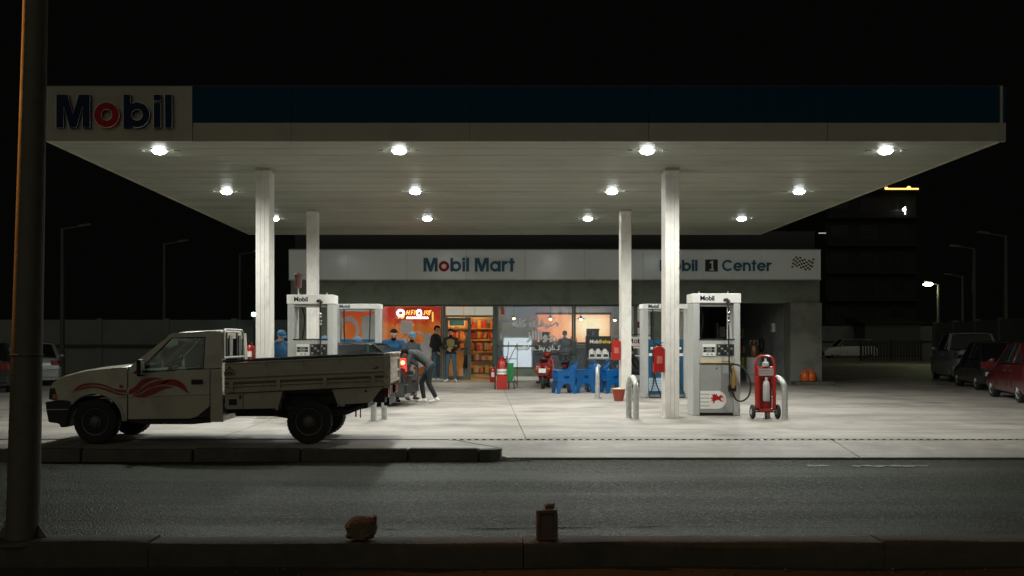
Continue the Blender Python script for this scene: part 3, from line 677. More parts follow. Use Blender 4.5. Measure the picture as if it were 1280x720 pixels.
def tubes(pxs, y, m, lab):  # assumed ceiling lights, hidden above the panes, added to light the rooms
    for k, px in enumerate(pxs):
        t = thing('assumed_ceiling_tube', lab % ['first', 'second', 'third', 'fourth', 'fifth'][k], 'ceiling light', (X(px, y), y, 3.2), 0, 'assumed tube lights inside the shop')
        b = MB(); b.box(-.6, .6, -.09, .09, -.05, -.002); b.build('housing', M_whitep, t)
        b = MB(); b.cyl((-.58, 0, -.075), (.58, 0, -.075), .022, n=8); b.build('tube', m, t)
tubes((445, 505, 565, 605), 35.4, M_warm, 'assumed warm tube light on shop ceiling near the orange windows, %s from the left')
tubes((480, 560), 37.6, M_warm, 'assumed warm tube light at the back of the shop, %s from the left')
tubes((650, 690, 750), 36.2, M_cool, 'assumed cool white tube light behind the lettered panes, %s from the left')
def pendant(px, py, y, lit, lab):
    t = thing('pendant_lamp', lab, 'pendant lamp', (X(px, y), y, Z(py, y)), 0, 'pendant lamps behind the right panes')
    b = MB(); b.lathe([(.02, .10), (.03, .09), (.05, .03), (.17, -.01), (.175, -.018), (.03, .0)], (0, 0, 0), n=20); b.build('shade', M_black if not lit else M_brass, t, smooth=True)
    b = MB(); b.ball((0, 0, -.03), .045); b.build('bulb', M_pend, t, smooth=True)
    b = MB(); b.cyl((0, 0, .1), (0, 0, 3.2 - Z(py, y)), .006, n=6); b.build('cable', M_black, t)
pendant(642.5, 397, 34.7, True, 'lit brass pendant lamp leftmost behind the lettered pane')
pendant(688, 397.5, 34.7, False, 'black pendant lamp above the first word on the lettered pane')
pendant(726, 398, 34.7, False, 'black pendant lamp behind the pane right of the lettering')
pendant(768.5, 399, 34.7, True, 'lit brass pendant lamp nearest the white column with the red bucket')
# orange back wall of the right room, lamplight painted in as a glowing gradient
M_wallglow = bpy.data.materials.new('wall_glow_panel'); M_wallglow.use_nodes = True
nt_ = M_wallglow.node_tree; b_ = nt_.nodes['Principled BSDF']; tc_ = nt_.nodes.new('ShaderNodeTexCoord'); mp_ = nt_.nodes.new('ShaderNodeMapping'); gr_ = nt_.nodes.new('ShaderNodeTexGradient'); gr_.gradient_type = 'SPHERICAL'
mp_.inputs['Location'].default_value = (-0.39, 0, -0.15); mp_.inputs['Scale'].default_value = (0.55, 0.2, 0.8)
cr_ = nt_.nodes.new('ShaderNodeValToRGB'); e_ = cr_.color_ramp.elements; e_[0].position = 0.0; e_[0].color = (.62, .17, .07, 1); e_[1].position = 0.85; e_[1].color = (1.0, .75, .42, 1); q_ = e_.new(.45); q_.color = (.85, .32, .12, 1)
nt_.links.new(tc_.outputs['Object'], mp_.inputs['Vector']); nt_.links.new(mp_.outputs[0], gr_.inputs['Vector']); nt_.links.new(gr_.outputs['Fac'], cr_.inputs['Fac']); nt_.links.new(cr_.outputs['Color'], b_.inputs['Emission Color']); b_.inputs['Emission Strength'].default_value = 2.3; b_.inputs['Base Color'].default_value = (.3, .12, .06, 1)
ms = thing('wall_glow_panel', 'orange panel on the wall inside the shop with lamp glow painted in', 'mural', (X(715, 38.6), 38.6, Z(414, 38.6)))
q = MB(); q.box(X(672, 38.6) - ms.location.x, X(762, 38.6) - ms.location.x, 0, .05, Z(428, 38.6) - ms.location.z, Z(393, 38.6) - ms.location.z); q.build('panel', M_wallglow, ms)
q = MB(); w = (X(673, 38.6) - ms.location.x, X(761, 38.6) - ms.location.x)
for zz in (Z(429, 38.6), Z(392, 38.6)): q.box(w[0] - .1, w[1] + .1, -.02, .06, zz - ms.location.z - .04, zz - ms.location.z + .04)
q.build('panel_frame', M_dark, ms)
# counter, bar shelves with bottles (dark shapes against the glow panel)
ct = thing('bar_counter', 'dark counter with machines in front of the orange glow panel', 'counter', (X(712, 37), 37.0, PZ))
q = MB(); q.box(-2.2, 2.2, -.3, .3, 0, 1.05); q.build('body', mat('counter_wood', (0.10, 0.09, 0.085), .5), ct, bevel=.01)
q = MB(); q.box(-2.28, 2.28, -.36, .36, 1.053, 1.1); q.build('worktop', M_dark, ct)
for k in range(30):
    xx = rnd.uniform(-2.1, 2.1); hh = rnd.uniform(.18, .42); rr = rnd.uniform(.03, .06)
    q = MB(); q.lathe([(rr, 0), (rr, hh * .6), (rr * .4, hh * .75), (rr * .35, hh)], (0, 0, 0), n=10)
    o = q.build('bottle', rnd.choice([M_dark, mat('bottle_brown', (.12, .05, .02), .2), mat('bottle_grey', (.25, .25, .27), .3)]), None, smooth=True); o.location = (X(712, 37) + xx, 37.0 + rnd.uniform(-.2, .2), PZ + 1.1)
    tag(o, 'small bottle standing on the dark bar counter behind the panes', 'bottle', 'bottles on the bar counter')
for px, w, h, lab in ((681, .35, .5, 'boxy coffee machine on the bar counter behind the Arabic lettering'), (741, .45, .62, 'tall drinks dispenser on the bar counter by the orange glow panel')):
    t = thing('drinks_machine', lab, 'machine', (X(px, 36.95), 36.95, PZ + 1.1))
    q = MB(); q.box(-w / 2, w / 2, -.2, .2, 0, h * .35); q.box(-w / 2, w / 2, -.05, .2, h * .35, h); q.box(-w / 2, w / 2, -.22, .2, h, h + .08); q.build('case', M_black, t, bevel=.01)
    q = MB(); q.cyl((0, -.12, h * .6), (0, -.12, h), .03); q.build('spout', M_chrome, t)
# assumed fridge whose glowing panel gives the white glare at the pane's left
fr = thing('assumed_fridge', 'assumed bright white lit fridge standing behind the lettered pane', 'fridge', (X(647, 36.2), 36.2, PZ))
q = MB(); q.box(-.55, .55, 0, .6, 0, 2.0); q.build('cabinet', M_whitep, fr, bevel=.02)
q = MB(); q.box(-.5, .5, -.03, -.004, .2, 1.45); q.build('light_panel', emit('fridge_light', (1.0, 0.98, 0.96), 1.25), fr)
# warm room: shelves seen through the open door, counter and display
gs = thing('goods_shelf', 'wire shelf of red and yellow snack packets inside the open door', 'shelf', (X(604, 35.6), 35.6, PZ))
for zz in (.18, .62, 1.0, 1.42): q = MB(); q.box(-.46, .46, -.2, .2, zz, zz + .03); q.build('shelf_board', M_dark, gs)
for s in (-1, 1):
    for yv in (-.19, .19): q = MB(); q.box(s * .47 - .015, s * .47 + .015, yv - .015, yv + .015, 0, 1.6); q.build('post', M_dark, gs)
cols = [mat('pack_red', (.55, .04, .03), .4), mat('pack_yellow', (.75, .45, .04), .4), mat('pack_orange', (.7, .2, .03), .4), mat('pack_pale', (.6, .5, .4), .4), mat('pack_dark', (.1, .05, .04), .4)]
q = MB()
for zz in (.21, .65, 1.03, 1.45):
    xx = -.43
    while xx < .40:
        w = rnd.uniform(.07, .13); h = rnd.uniform(.14, .27); q.box(xx, xx + w - .012, -.18 + rnd.uniform(0, .05), .1, zz + .001, zz + h, rnd.randrange(5)); xx += w
o = q.build('snack_packets', cols); o.location = (X(604, 35.6), 35.6, PZ); tag(o, 'red and yellow snack packets crowding the shelf inside the door', 'packets', kind='stuff')
bs = thing('back_shelf', 'lit wall shelf of goods at the back of the shop seen through the door', 'shelf', (X(580, 38.5), 38.5, PZ))
for zz in (.9, 1.35, 1.8, 2.2): q = MB(); q.box(-1.6, 1.7, -.2, .2, zz, zz + .04); q.build('shelf_board', M_brass, bs)
q = MB()
for zz in (.945, 1.395, 1.845):
    xx = -1.55
    while xx < 1.6:
        w = rnd.uniform(.06, .16); h = rnd.uniform(.12, .34); q.box(xx, xx + w - .012, -.15, .1, zz, zz + h, rnd.randrange(5)); xx += w
o = q.build('shelf_goods', cols); o.location = (X(580, 38.5), 38.5, PZ); tag(o, 'boxes and jars lined up on the back wall shelf of the shop', 'goods', kind='stuff')
cn = thing('sales_counter', 'tan sales counter standing just inside the glass door', 'counter', (X(573, 36.0), 36.0, PZ))
q = MB(); q.box(-.7, .45, 0, .5, 0, 1.0); q.build('body', mat('tan_board', (0.62, 0.38, 0.16), .6), cn); q = MB(); q.box(-.75, .5, -.05, .55, 1.003, 1.05); q.build('worktop', M_dark, cn)
mb_ = thing('menu_screen', 'framed menu screen hanging above the sales counter', 'screen', (X(571, 36.6), 36.6, Z(402, 36.6)))
q = MB(); q.box(-.3, .3, 0, .05, -.18, .18); q.build('frame', M_whitep, mb_); q = MB(); q.box(-.26, .26, -.012, -.003, -.14, .14); q.build('display', M_teal, mb_)
q = MB(); q.cyl((0, .03, .18), (0, .03, 3.2 - mb_.location.z), .01, n=6); q.build('hanger', M_dark, mb_)

# ---- service bay: back and side walls, dim inside
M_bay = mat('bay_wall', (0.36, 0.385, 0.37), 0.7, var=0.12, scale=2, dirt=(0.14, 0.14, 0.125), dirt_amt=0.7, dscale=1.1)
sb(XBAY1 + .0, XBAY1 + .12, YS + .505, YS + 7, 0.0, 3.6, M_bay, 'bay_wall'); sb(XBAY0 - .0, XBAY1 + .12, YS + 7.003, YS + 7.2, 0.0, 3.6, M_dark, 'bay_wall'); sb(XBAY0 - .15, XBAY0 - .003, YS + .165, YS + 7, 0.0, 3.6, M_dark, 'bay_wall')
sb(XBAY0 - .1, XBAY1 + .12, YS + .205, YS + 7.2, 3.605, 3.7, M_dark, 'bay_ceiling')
g = MB(); g.box(X(993, 33.2), X(1042, 33.2), 33.0, 33.6, -.02, .12); struct('bay_kerb', g, M_kerb2, bevel=.02)
# ================================================================== VEHICLES
M_tyre = mat('tyre', (0.020, 0.020, 0.019), 0.78, var=0.3, scale=25, bump=0.25, bscale=90)
M_rim = mat('steel_rim', (0.13, 0.125, 0.11), 0.5, metal=0.3, var=0.2, scale=12)
M_alloy = mat('alloy_rim', (0.62, 0.62, 0.60), 0.3, metal=0.15)
M_cream_body = mat('cream_car_paint', (0.56, 0.525, 0.42), 0.34, var=0.06, scale=2.5, dirt=(0.30, 0.265, 0.19), dirt_amt=0.6, dscale=2.6, coat=0.25, bump=0.02, bscale=4)
M_cream_bed = mat('cream_bed_paint', (0.47, 0.44, 0.35), 0.5, var=0.12, scale=3, dirt=(0.27, 0.235, 0.17), dirt_amt=0.75, dscale=3.2)
M_stripe = mat('red_decal', (0.36, 0.028, 0.024), 0.45, var=0.1)
M_rust = mat('rusty_white', (0.55, 0.50, 0.42), 0.6, var=0.15, dirt=(0.22, 0.08, 0.03), dirt_amt=0.9, dscale=9)
M_seat = mat('seat_cloth', (0.055, 0.055, 0.05), 0.85)
M_trim = mat('interior_trim', (0.10, 0.10, 0.092), 0.7)
M_hl = mat('headlight_glass', (0.30, 0.30, 0.29), 0.12, var=0.25, scale=20)
M_tl = mat('tail_lens', (0.13, 0.010, 0.009), 0.2)
M_amber = mat('amber_lens', (0.55, 0.20, 0.02), 0.2)
M_plate = mat('plate_white', (0.72, 0.72, 0.70), 0.5)

def wheel(parent, c, r, w, side, rimr, rim_m=M_rim, slots=8, steer=0.0):
    """wheel centred at c with its outer face towards side*(0,1,0)"""
    d = Vector((math.sin(steer) * side, side * math.cos(steer), 0)); c = Vector(c)
    b = MB(); b.lathe([(rimr, -w), (r * .93, -w), (r, -w * .8), (r, -w * .2), (r * .965, -w * .04), (r * .86, 0.004), (rimr * 1.05, 0.0), (rimr, -0.015)], c, d, 36)
    t = b.build('wheel', M_tyre, parent, smooth=True)
    tb = MB()
    for k in range(36):
        a = 2 * math.pi * k / 36; u = Vector((0, 0, 1)); v = d.cross(u)
        p = c + (u * math.cos(a) + v * math.sin(a)) * (r + .002); tb.bar(p - d * w * .78, p - d * w * .22, .022, .008, up=(p - c))
    tb.build('tread', M_tyre, t)
    b = MB(); b.lathe([(rimr * 1.0, -0.05), (rimr * 1.0, -0.008), (rimr * .93, -0.012), (rimr * .86, -0.045), (rimr * .62, -0.05), (rimr * .55, -0.02), (rimr * .30, -0.012), (rimr * .28, 0.012), (rimr * .16, 0.022), (0.001, 0.024)], c, d, 32)
    rm = b.build('rim', rim_m, t, smooth=True)
    hb = MB(); u = Vector((0, 0, 1)); v = d.cross(u)
    for k in range(slots):
        a = 2 * math.pi * (k + .5) / slots; p = c + (u * math.cos(a) + v * math.sin(a)) * rimr * .73
        hb.cyl(p - d * .06, p - d * .040, rimr * .10, n=10)
    hb.build('rim_hole', M_black, rm)
    nb = MB()
    for k in range(6):
        a = 2 * math.pi * k / 6; p = c + (u * math.cos(a) + v * math.sin(a)) * rimr * .42; nb.cyl(p - d * .02, p + d * .006, rimr * .05, n=6)
    nb.build('wheel_nut', M_rim, rm)
    return t

# ------------------------------------------------------------------ the pickup
YN, YO = 14.10, 15.70          # near and far flank
TX, TZ = X(386, YN), 0.0
tr = thing('pickup_truck', 'cream single cab pickup truck with red wave decals parked on the island', 'pickup truck', (TX, YN, 0))
def tp(px, py): return (X(px, YN) - TX, Z(py, YN))
WID = YO - YN
ZBELT = tp(0, 465)[1]
def lean(z): return max(0.0, z - ZBELT) * 0.20
def flank(outer, holes, name, m, parent=tr, t=0.035, out=0.0, bevel=0.0, both=True, only_far=False):
    """a side panel on the near flank and its mirror on the far one"""
    res = []
    for s in ((0,) if not both else (0, 1)):
        b = MB()
        if s == 0: b.prism([tp(*p) for p in outer], [[tp(*p) for p in h] for h in (holes or [])], lambda a, c: (a, lean(c) - out, c), (0, t, 0))
        else: b.prism([tp(*p) for p in outer], [[tp(*p) for p in h] for h in (holes or [])], lambda a, c: (a, WID - lean(c) + out, c), (0, -t, 0))
        res.append(b.build(name, m, parent, bevel=bevel))
    return res[0]
arcp = lambda cx, cy, r, a0, a1, n=14: [(cx + r * math.cos(R(a0 + (a1 - a0) * i / n)), cy - r * math.sin(R(a0 + (a1 - a0) * i / n))) for i in range(n + 1)]
hood_line = [(63.6, 483), (66, 478.5), (72, 474.2), (80, 471), (91.7, 467.8), (104, 464.9), (116.7, 462.8), (136, 460.8), (150, 459.8), (158.6, 459.6)]
fen = [(62.3, 500)] + hood_line + [(158.6, 526.5), (154.5, 526.5)] + arcp(118.6, 527.5, 35.5, 6, 152, 18) + [(84.5, 501)]
fender = flank(fen, None, 'fender', M_cream_body, bevel=0.012)
# wheel arch lip
for s in (0, 1):
    b = MB(); yy = -0.012 if s == 0 else WID + 0.012
    b.tube([(tp(*p)[0], yy, tp(*p)[1]) for p in arcp(118.6, 527.5, 36.3, 2, 154, 18)], 0.018, 8); b.build('arch_lip', M_cream_body, tr, smooth=True)
# bonnet: crowned sheet between the flanks
b = MB(); rows = []
for p in hood_line:
    x, z = tp(*p); rows.append([(x + 0.05 * (1 - abs(2 * t - 1) ** 2) * (-1 if z < tp(0, 466)[1] else 0), 0.002 + (WID - .004) * t, z + 0.045 * (1 - abs(2 * t - 1) ** 2.5) - 0.004 * 0) for t in [0, .02, .06, .15, .3, .5, .7, .85, .94, .98, 1]])
b.grid(rows); b.build('bonnet', M_cream_body, tr, smooth=True, solid=0.01)
# nose panel with grille and lamps
x0 = tp(62.3, 0)[0]
b = MB(); b.box(x0 + .01, x0 + .06, .05, WID - .05, tp(0, 501)[1], tp(0, 482)[1]); b.build('nose_panel', M_cream_body, tr)
b = MB(); b.box(x0 - .012, x0 + .009, .36, WID - .36, tp(0, 498)[1], tp(0, 485)[1]); gr = b.build('grille', M_black, tr)
for k in range(4):
    zz = tp(0, 497)[1] + k * .036; b = MB(); b.box(x0 - .02, x0 - .013, .38, WID - .38, zz, zz + .012); b.build('grille_bar', M_chrome, gr)
for s in (0, 1):
    ya, yb = (-0.008, .33) if s == 0 else (WID - .33, WID + .008)
    b = MB(); z0, z1 = tp(0, 499.5)[1], tp(0, 485)[1]
    b.hexa([(x0 - .02, ya + .01, z0), (x0 + .105, ya, z0), (x0 + .105, yb, z0), (x0 - .02, yb, z0), (x0 + .0, ya + .01, z1), (x0 + .075, ya, z1), (x0 + .075, yb, z1), (x0 + .0, yb, z1)]) if s == 0 else b.hexa([(x0 - .02, ya, z0), (x0 + .105, ya, z0), (x0 + .105, yb, z0), (x0 - .02, yb - .01, z0), (x0, ya, z1), (x0 + .075, ya, z1), (x0 + .075, yb, z1), (x0, yb - .01, z1)])
    hl = b.build('headlight', M_dark, tr, bevel=.01)
    b = MB(); b.box(x0 - .028, x0 - .018, ya + .05, yb - .05, z0 + .02, z1 - .02); b.build('headlight_lens', M_hl, hl)
    b = MB(); yy = ya - .004 if s == 0 else yb - .004; b.box(x0 + .045, x0 + .10, yy, yy + .008, z0 + .015, z0 + .075); b.build('turn_signal', M_amber, hl)
# bumper: black, wraps round the corner, with the flap behind
bl = [(57.3, 502.3), (86, 500.8), (92, 505), (87.5, 519), (84, 534), (76, 534), (74.5, 529.5), (61, 527.5), (58.2, 512)]
b = MB(); b.prism([tp(*p) for p in bl], [], lambda a, c: (a, -0.03, c), (0, WID + .06, 0)); bm_ = b.build('bumper', M_black, tr, bevel=.02)
b = MB(); b.prism([tp(*p) for p in [(58.6, 511.4), (86, 511), (86, 511.9), (58.6, 512.3)]], [], lambda a, c: (a, -0.034, c), (0, .01, 0)); b.build('bumper_line', M_rust, bm_)
# doors
flank([(160, 463.5), (163, 467.2), (262, 461.2), (262, 508), (246.5, 520.8), (238, 523.4), (160, 524.2)], None, 'door', M_cream_body, bevel=.008)
near_door = [o for o in tr.children if o.name.split('.')[0] == 'door']
# raised crease along the door and fender
for seg in ([(126, 497.2), (158.2, 495.6)], [(160.4, 495.4), (261.6, 492.0)]):
    flank([(seg[0][0], seg[0][1]), (seg[1][0], seg[1][1]), (seg[1][0], seg[1][1] + 1.2), (seg[0][0], seg[0][1] + 1.2)], None, 'crease', M_cream_body, t=.012, out=.011, bevel=.004)
for nd, yy, s in ((near_door[0], -0.028, 1), (near_door[1], WID + .028, -1)):
    b = MB(); (xa, za), (xb, zb) = tp(239.5, 480), tp(253.5, 474.2); b.box(xa, xb, min(yy, yy + s * .024), max(yy, yy + s * .024), za, zb); hd = b.build('handle', M_black, nd, bevel=.008)
    b = MB(); b.box(xa + .02, xb - .02, min(yy - s * .008, yy - s * .002), max(yy - s * .008, yy - s * .002), zb - .022, zb - .006); b.build('handle_pull', M_dark, hd)
    b = MB(); c_ = tp(256.3, 477); b.cyl((c_[0], yy + s * .012, c_[1]), (c_[0], yy + s * .03, c_[1]), .012, n=12); b.build('lock', M_chrome, nd)
# greenhouse frame with the window opening, drip rail
win = [(169.5, 464.8), (184.5, 452.5), (212.5, 423.0), (253.3, 421.9), (253.3, 459.9)]
up = [(160.2, 461.8), (160.2, 459.4), (207.2, 420.8), (213, 417.8), (220, 416.3), (268, 413.9), (273.5, 415), (276.2, 419), (277, 460.2), (262.6, 460.8), (163.2, 466.6)]
flank(up, [win], 'cab_frame', M_cream_body, bevel=.008)
seal = [(166.8, 466.0), (183.2, 452), (211.8, 421.9), (254.4, 420.8), (254.4, 460.9)]
flank(seal, [win], 'window_seal', M_black, t=.008, out=.006)
flank([(169.9, 464.3), (184.8, 452.6), (212.7, 423.4), (252.9, 422.3), (252.9, 459.6)], None, 'side_window', M_cglass, t=.005, out=-.014)
flank([(206, 420), (212.6, 416.6), (268, 412.9), (268, 413.9), (213, 417.7), (207, 421)], None, 'drip_rail', M_cream_body, t=.015, out=.012)
flank([(262.9, 461.6), (277, 461.0), (279, 527.5), (262.9, 527.5)], None, 'cab_corner', M_cream_body, bevel=.012)
flank([(245.5, 522.2), (262.2, 509), (262.2, 522)], None, 'sill_flap', M_black, t=.03)
flank([(160, 525.0), (240, 524.2), (262.4, 523), (262.4, 528.5), (240, 530.5), (178, 530.5), (160, 527)], None, 'sill', M_black, t=.08, out=-.03)
# roof, windscreen, back wall
def across(pts, name, m, inset=0.0, crown=.03, solid=.02, nn=9):
    b = MB(); rows = []
    for p in pts:
        x, z = tp(*p); l = lean(z) + inset
        rows.append([(x, l + (WID - 2 * l) * t, z + crown * (1 - abs(2 * t - 1) ** 3)) for t in [i / (nn - 1) for i in range(nn)]])
    b.grid(rows); return b.build(name, m, tr, smooth=True, solid=solid)
across([(207.6, 420.6), (212, 418.2), (220, 416.3), (240, 415.2), (262, 414.2), (271, 414.2), (275.8, 418.5)], 'roof', M_cream_body, inset=.004)
across([(160.6, 459.2), (176, 446.4), (192, 433.2), (207.2, 420.9)], 'windscreen', M_cglass, inset=.05, crown=.015, solid=.004)
across([(152, 461.5), (160.4, 459.4)], 'cowl', M_black, inset=.06, crown=.03, solid=.01)
b = MB(); xa = tp(274.3, 0)[0]
za, zb, zc, zd = tp(0, 527)[1], tp(0, 455)[1], tp(0, 423)[1], tp(0, 415.5)[1]
b.prism([(.02, za), (WID - .02, za), (WID - .02, zb), (WID - .12, zd), (.12, zd), (.02, zb)], [[(.22, zb), (WID - .22, zb), (WID - .26, zc), (.26, zc)]], lambda q, z: (xa, q, z), (.03, 0, 0)); b.build('cab_back', M_cream_body, tr)
b = MB(); b.prism([(.221, zb), (WID - .221, zb), (WID - .261, zc), (.261, zc)], [], lambda q, z: (xa + .01, q, z), (.005, 0, 0)); b.build('rear_window', M_cglass, tr)
# interior
b = MB(); b.box(tp(160, 0)[0], tp(262, 0)[0], .06, WID - .06, tp(0, 524)[1], tp(0, 519)[1]); b.build('floor_pan', M_dark, tr)
b = MB(); b.prism([tp(*p) for p in [(162, 470), (166, 462), (192, 462.5), (198, 472), (190, 492), (164, 492)]], [], lambda a, c: (a, .06, c), (0, WID - .12, 0)); b.build('dashboard', M_trim, tr, bevel=.02)
for ya, yb in ((.14, .68), (.80, 1.44)):
    b = MB(); b.prism([tp(*p) for p in [(212, 494), (214, 484), (240, 487), (246, 452), (249, 440), (254, 440), (256, 452), (252, 498)]], [], lambda a, c: (a, ya, c), (0, yb - ya, 0)); st = b.build('seat', M_seat, tr, bevel=.03)
    b = MB(); m_ = (ya + yb) / 2; (xq, zq) = tp(251.5, 434); b.ball((xq, m_, zq), .045, .13, .085); b.build('headrest', M_seat, st, smooth=True)
b = MB(); (xq, zq) = tp(206, 459); axs = Vector((-.8, 0, .6)).normalized(); u_ = Vector((0, 1, 0)); v_ = axs.cross(u_)
b.tube([Vector((xq, .42, zq)) + (u_ * math.cos(a) + v_ * math.sin(a)) * .185 for a in [2 * math.pi * k / 24 for k in range(24)]], .014, 8, closed=True)
b.tube([(xq, .42 - .18, zq), (xq, .42, zq - .01), (xq, .42 + .18, zq)], .014, 8); b.cyl((xq, .42, zq), (xq - .22, .42, zq - .16), .025); b.build('steering_wheel', M_black, tr, smooth=True)
b = MB(); (xq, zq) = tp(205, 428); b.box(xq - .01, xq + .02, .70, .92, zq - .03, zq + .03); b.build('inner_mirror', M_black, tr)
# door mirrors
for s in (0, 1):
    yy = -.14 if s == 0 else WID + .14; sg_ = -1 if s == 0 else 1
    b = MB(); (xq, zq) = tp(179.3, 459); b.box(xq - .03, xq + .035, yy - .085, yy + .085, zq - .125, zq + .115); mi_ = b.build('mirror', M_black, tr, bevel=.025)
    b = MB(); b.box(xq + .036, xq + .04, yy - .07, yy + .07, zq - .10, zq + .09); b.build('mirror_glass', M_chrome, mi_)
    b = MB(); q0 = tp(173, 467); y_in = .0 if s == 0 else WID; b.tube([(q0[0], y_in - .0, q0[1] + .03), (xq, yy, zq - .09)], .018, 8)
    b.prism([tp(*p) for p in [(166.5, 466.3), (182, 453), (182, 465.2)]], [], lambda a, c: (a, y_in - .013 if s == 0 else y_in + .005, c), (0, .008, 0)); b.build('mirror_arm', M_black, mi_)
# red wave decals
def decal(poly, name='decal'):
    flank(poly, None, name, M_stripe, t=.003, out=.0155, both=True)
def leaf_shape(top, bot): return top + bot[::-1]
def spl(pts, n=5):
    out = []
    for i in range(len(pts) - 1):
        p0 = pts[max(i - 1, 0)]; p1 = pts[i]; p2 = pts[i + 1]; p3 = pts[min(i + 2, len(pts) - 1)]
        for k in range(n):
            t = k / n; out.append(tuple(.5 * ((2 * p1[j]) + (-p0[j] + p2[j]) * t + (2 * p0[j] - 5 * p1[j] + 4 * p2[j] - p3[j]) * t * t + (-p0[j] + 3 * p1[j] - 3 * p2[j] + p3[j]) * t ** 3) for j in (0, 1)))
    return out + [pts[-1]]
decal(leaf_shape(spl([(90.2, 490.6), (97, 483.4), (106, 479.6), (118, 478.6), (130, 480.6), (144, 486), (158.2, 487.6)]), spl([(90.2, 490.6), (98, 485.4), (107, 481.8), (119, 480.8), (131, 483.0), (145, 488.6), (158.2, 490.6)])))
decal(leaf_shape(spl([(94.0, 489.6), (100, 486), (108, 483.3), (119, 482.8), (131, 485.0), (146, 490.6), (158.2, 493.2)]), spl([(94.0, 489.6), (101, 487.2), (109, 484.9), (119, 484.4), (131, 487.2), (146, 492.6), (158.2, 494.4)])))
decal(leaf_shape(spl([(160.6, 487.6), (168, 484), (177, 475.4), (186, 472.4), (194, 472.0), (202, 472.8)]), spl([(160.6, 492.6), (170, 489.4), (178, 482.4), (186, 477.0), (194, 474.2), (202, 473.4)])))
decal(leaf_shape(spl([(165, 493.4), (174, 488.4), (182, 482.2), (192, 477.4), (202, 475.2), (213, 474.8)]), spl([(165, 493.4), (174, 491.4), (182, 486.4), (192, 482.6), (202, 480.4), (213, 475.6)])))
decal(leaf_shape(spl([(202, 479.2), (210, 474.6), (218, 474.2), (226, 477.2), (232, 483.4), (236.2, 492.0)]), spl([(202, 480.4), (210, 480.8), (218, 481.8), (225, 484.4), (231, 488.2), (236.2, 492.0)])))
decal(leaf_shape(spl([(165, 494.6), (176, 492.6), (184, 487.4), (194, 483.8), (206, 482.4), (216, 483.4)]), spl([(165, 494.8), (176, 496.4), (186, 494.8), (196, 490.2), (206, 485.8), (216, 483.8)])))
decal([(149.6, 481), (153.4, 481), (153.4, 484.4), (149.6, 484.4)], 'side_marker')
# ---- load bed
bt = lambda px: 451.6 - (px - 277) * (9.2 / 205)          # top edge of the drop side
bb = lambda px: 491.6 - (px - 277) * (9.0 / 205)
xe0, xe1 = 280.2, 481.5
ds = flank([(xe0, bt(xe0) + 2.6), (xe1, bt(xe1) + 2.6), (xe1, bb(xe1)), (xe0, bb(xe0))], None, 'drop_side', M_cream_bed, t=.03, bevel=.006)
def strip(a, b_, off, hh, name, m, t=.02, out=.018, ref=bt): return flank([(a, ref(a) + off), (b_, ref(b_) + off), (b_, ref(b_) + off + hh), (a, ref(a) + off + hh)], None, name, m, t=t, out=out, bevel=.004)
strip(278, 482.5, -1.2, 3.2, 'top_rail', M_black, t=.06, out=.02)
strip(281, 481, 2.8, 1.3, 'side_rib', M_cream_bed, out=.012)
strip(281, 481, 18.5, 3.0, 'side_rib', M_cream_bed, out=.022)
strip(281, 481, 26.5, 3.0, 'side_groove', mat('groove_brown', (0.16, 0.14, 0.10), .8), t=.006, out=.004)  # flat strip, browner and darker than the rest of the drop side
strip(281, 481, 30.2, 2.4, 'side_rib', M_cream_bed, out=.024)
strip(281, 481, 36.2, 3.8, 'side_rib', M_cream_bed, out=.030)
for px in (290, 348.5, 406.5, 466.5):
    z0 = bt(px); flank([(px - 2.2, z0 + 25.5), (px + 2.2, z0 + 25.5), (px + 2.8, z0 + 39.5), (px - 2.8, z0 + 39.5)], None, 'hinge', M_cream_bed, t=.03, out=.042, bevel=.006)
for px in (331.5, 378, 424.5, 471):
    z0 = bt(px); flank([(px - .9, z0 + 2.6), (px + 1.2, z0 + 2.6), (px + .4, z0 + 7), (px - 1.2, z0 + 7)], None, 'rope_hook', M_cream_bed, t=.02, out=.03)
# faded round badge and dark fin mark at the ends of the drop side
M_badge = mat('faded_badge', (0.20, 0.075, 0.055), .6); M_fin = mat('faded_fin', (0.10, 0.115, 0.11), .6)
flank(ell(286.4, 467, 6.4, 6.4), [ell(286.4, 467, 5.4, 5.4)], 'badge', M_badge, t=.003, out=.0015)
flank(ell(286.4, 467.3, 3.8, 3.4), [ell(286.4, 467.3, 1.6, 1.2)], 'badge', M_badge, t=.003, out=.0015)
flank([(283.5, 460), (286.4, 457.4), (289.3, 460)], None, 'badge', M_badge, t=.003, out=.0015)
flank([(453, 462.6), (463, 462.2), (473, 457.2), (470, 464.8), (455, 464.2)], None, 'fin_mark', M_fin, t=.003, out=.0015)
# valances below
v1 = flank([(281.5, 492.2), (351.5, 489.2), (344.5, 510.6), (283, 511.8), (280.8, 507)], None, 'valance', M_cream_bed, bevel=.006)
flank([(286, 499), (296, 498.8), (296, 506.4), (286, 506.6)], None, 'fuel_flap', M_black, t=.006, out=.005)
flank([(303.4, 491.6), (304.2, 491.6), (304.2, 511.2), (303.4, 511.2)], None, 'valance_seam', M_dark, t=.004, out=.003)
flank([(299.2, 494), (301.6, 494), (301.6, 498.4), (299.2, 498.4)], None, 'latch', M_black, t=.01, out=.01)
flank([(416.5, 486.6), (478.6, 483.4), (463.5, 503.2), (426, 505.6)], None, 'valance', M_cream_bed, bevel=.006)
flank([(456, 487.4), (458.6, 487.4), (458.6, 490.6), (456, 490.6)], None, 'reflector', M_dark, t=.008, out=.008)
flank([(415.2, 487.2), (417.6, 487), (425.8, 506.4), (423, 507)], None, 'mud_guard_edge', M_cream_bed, t=.25, out=.01)
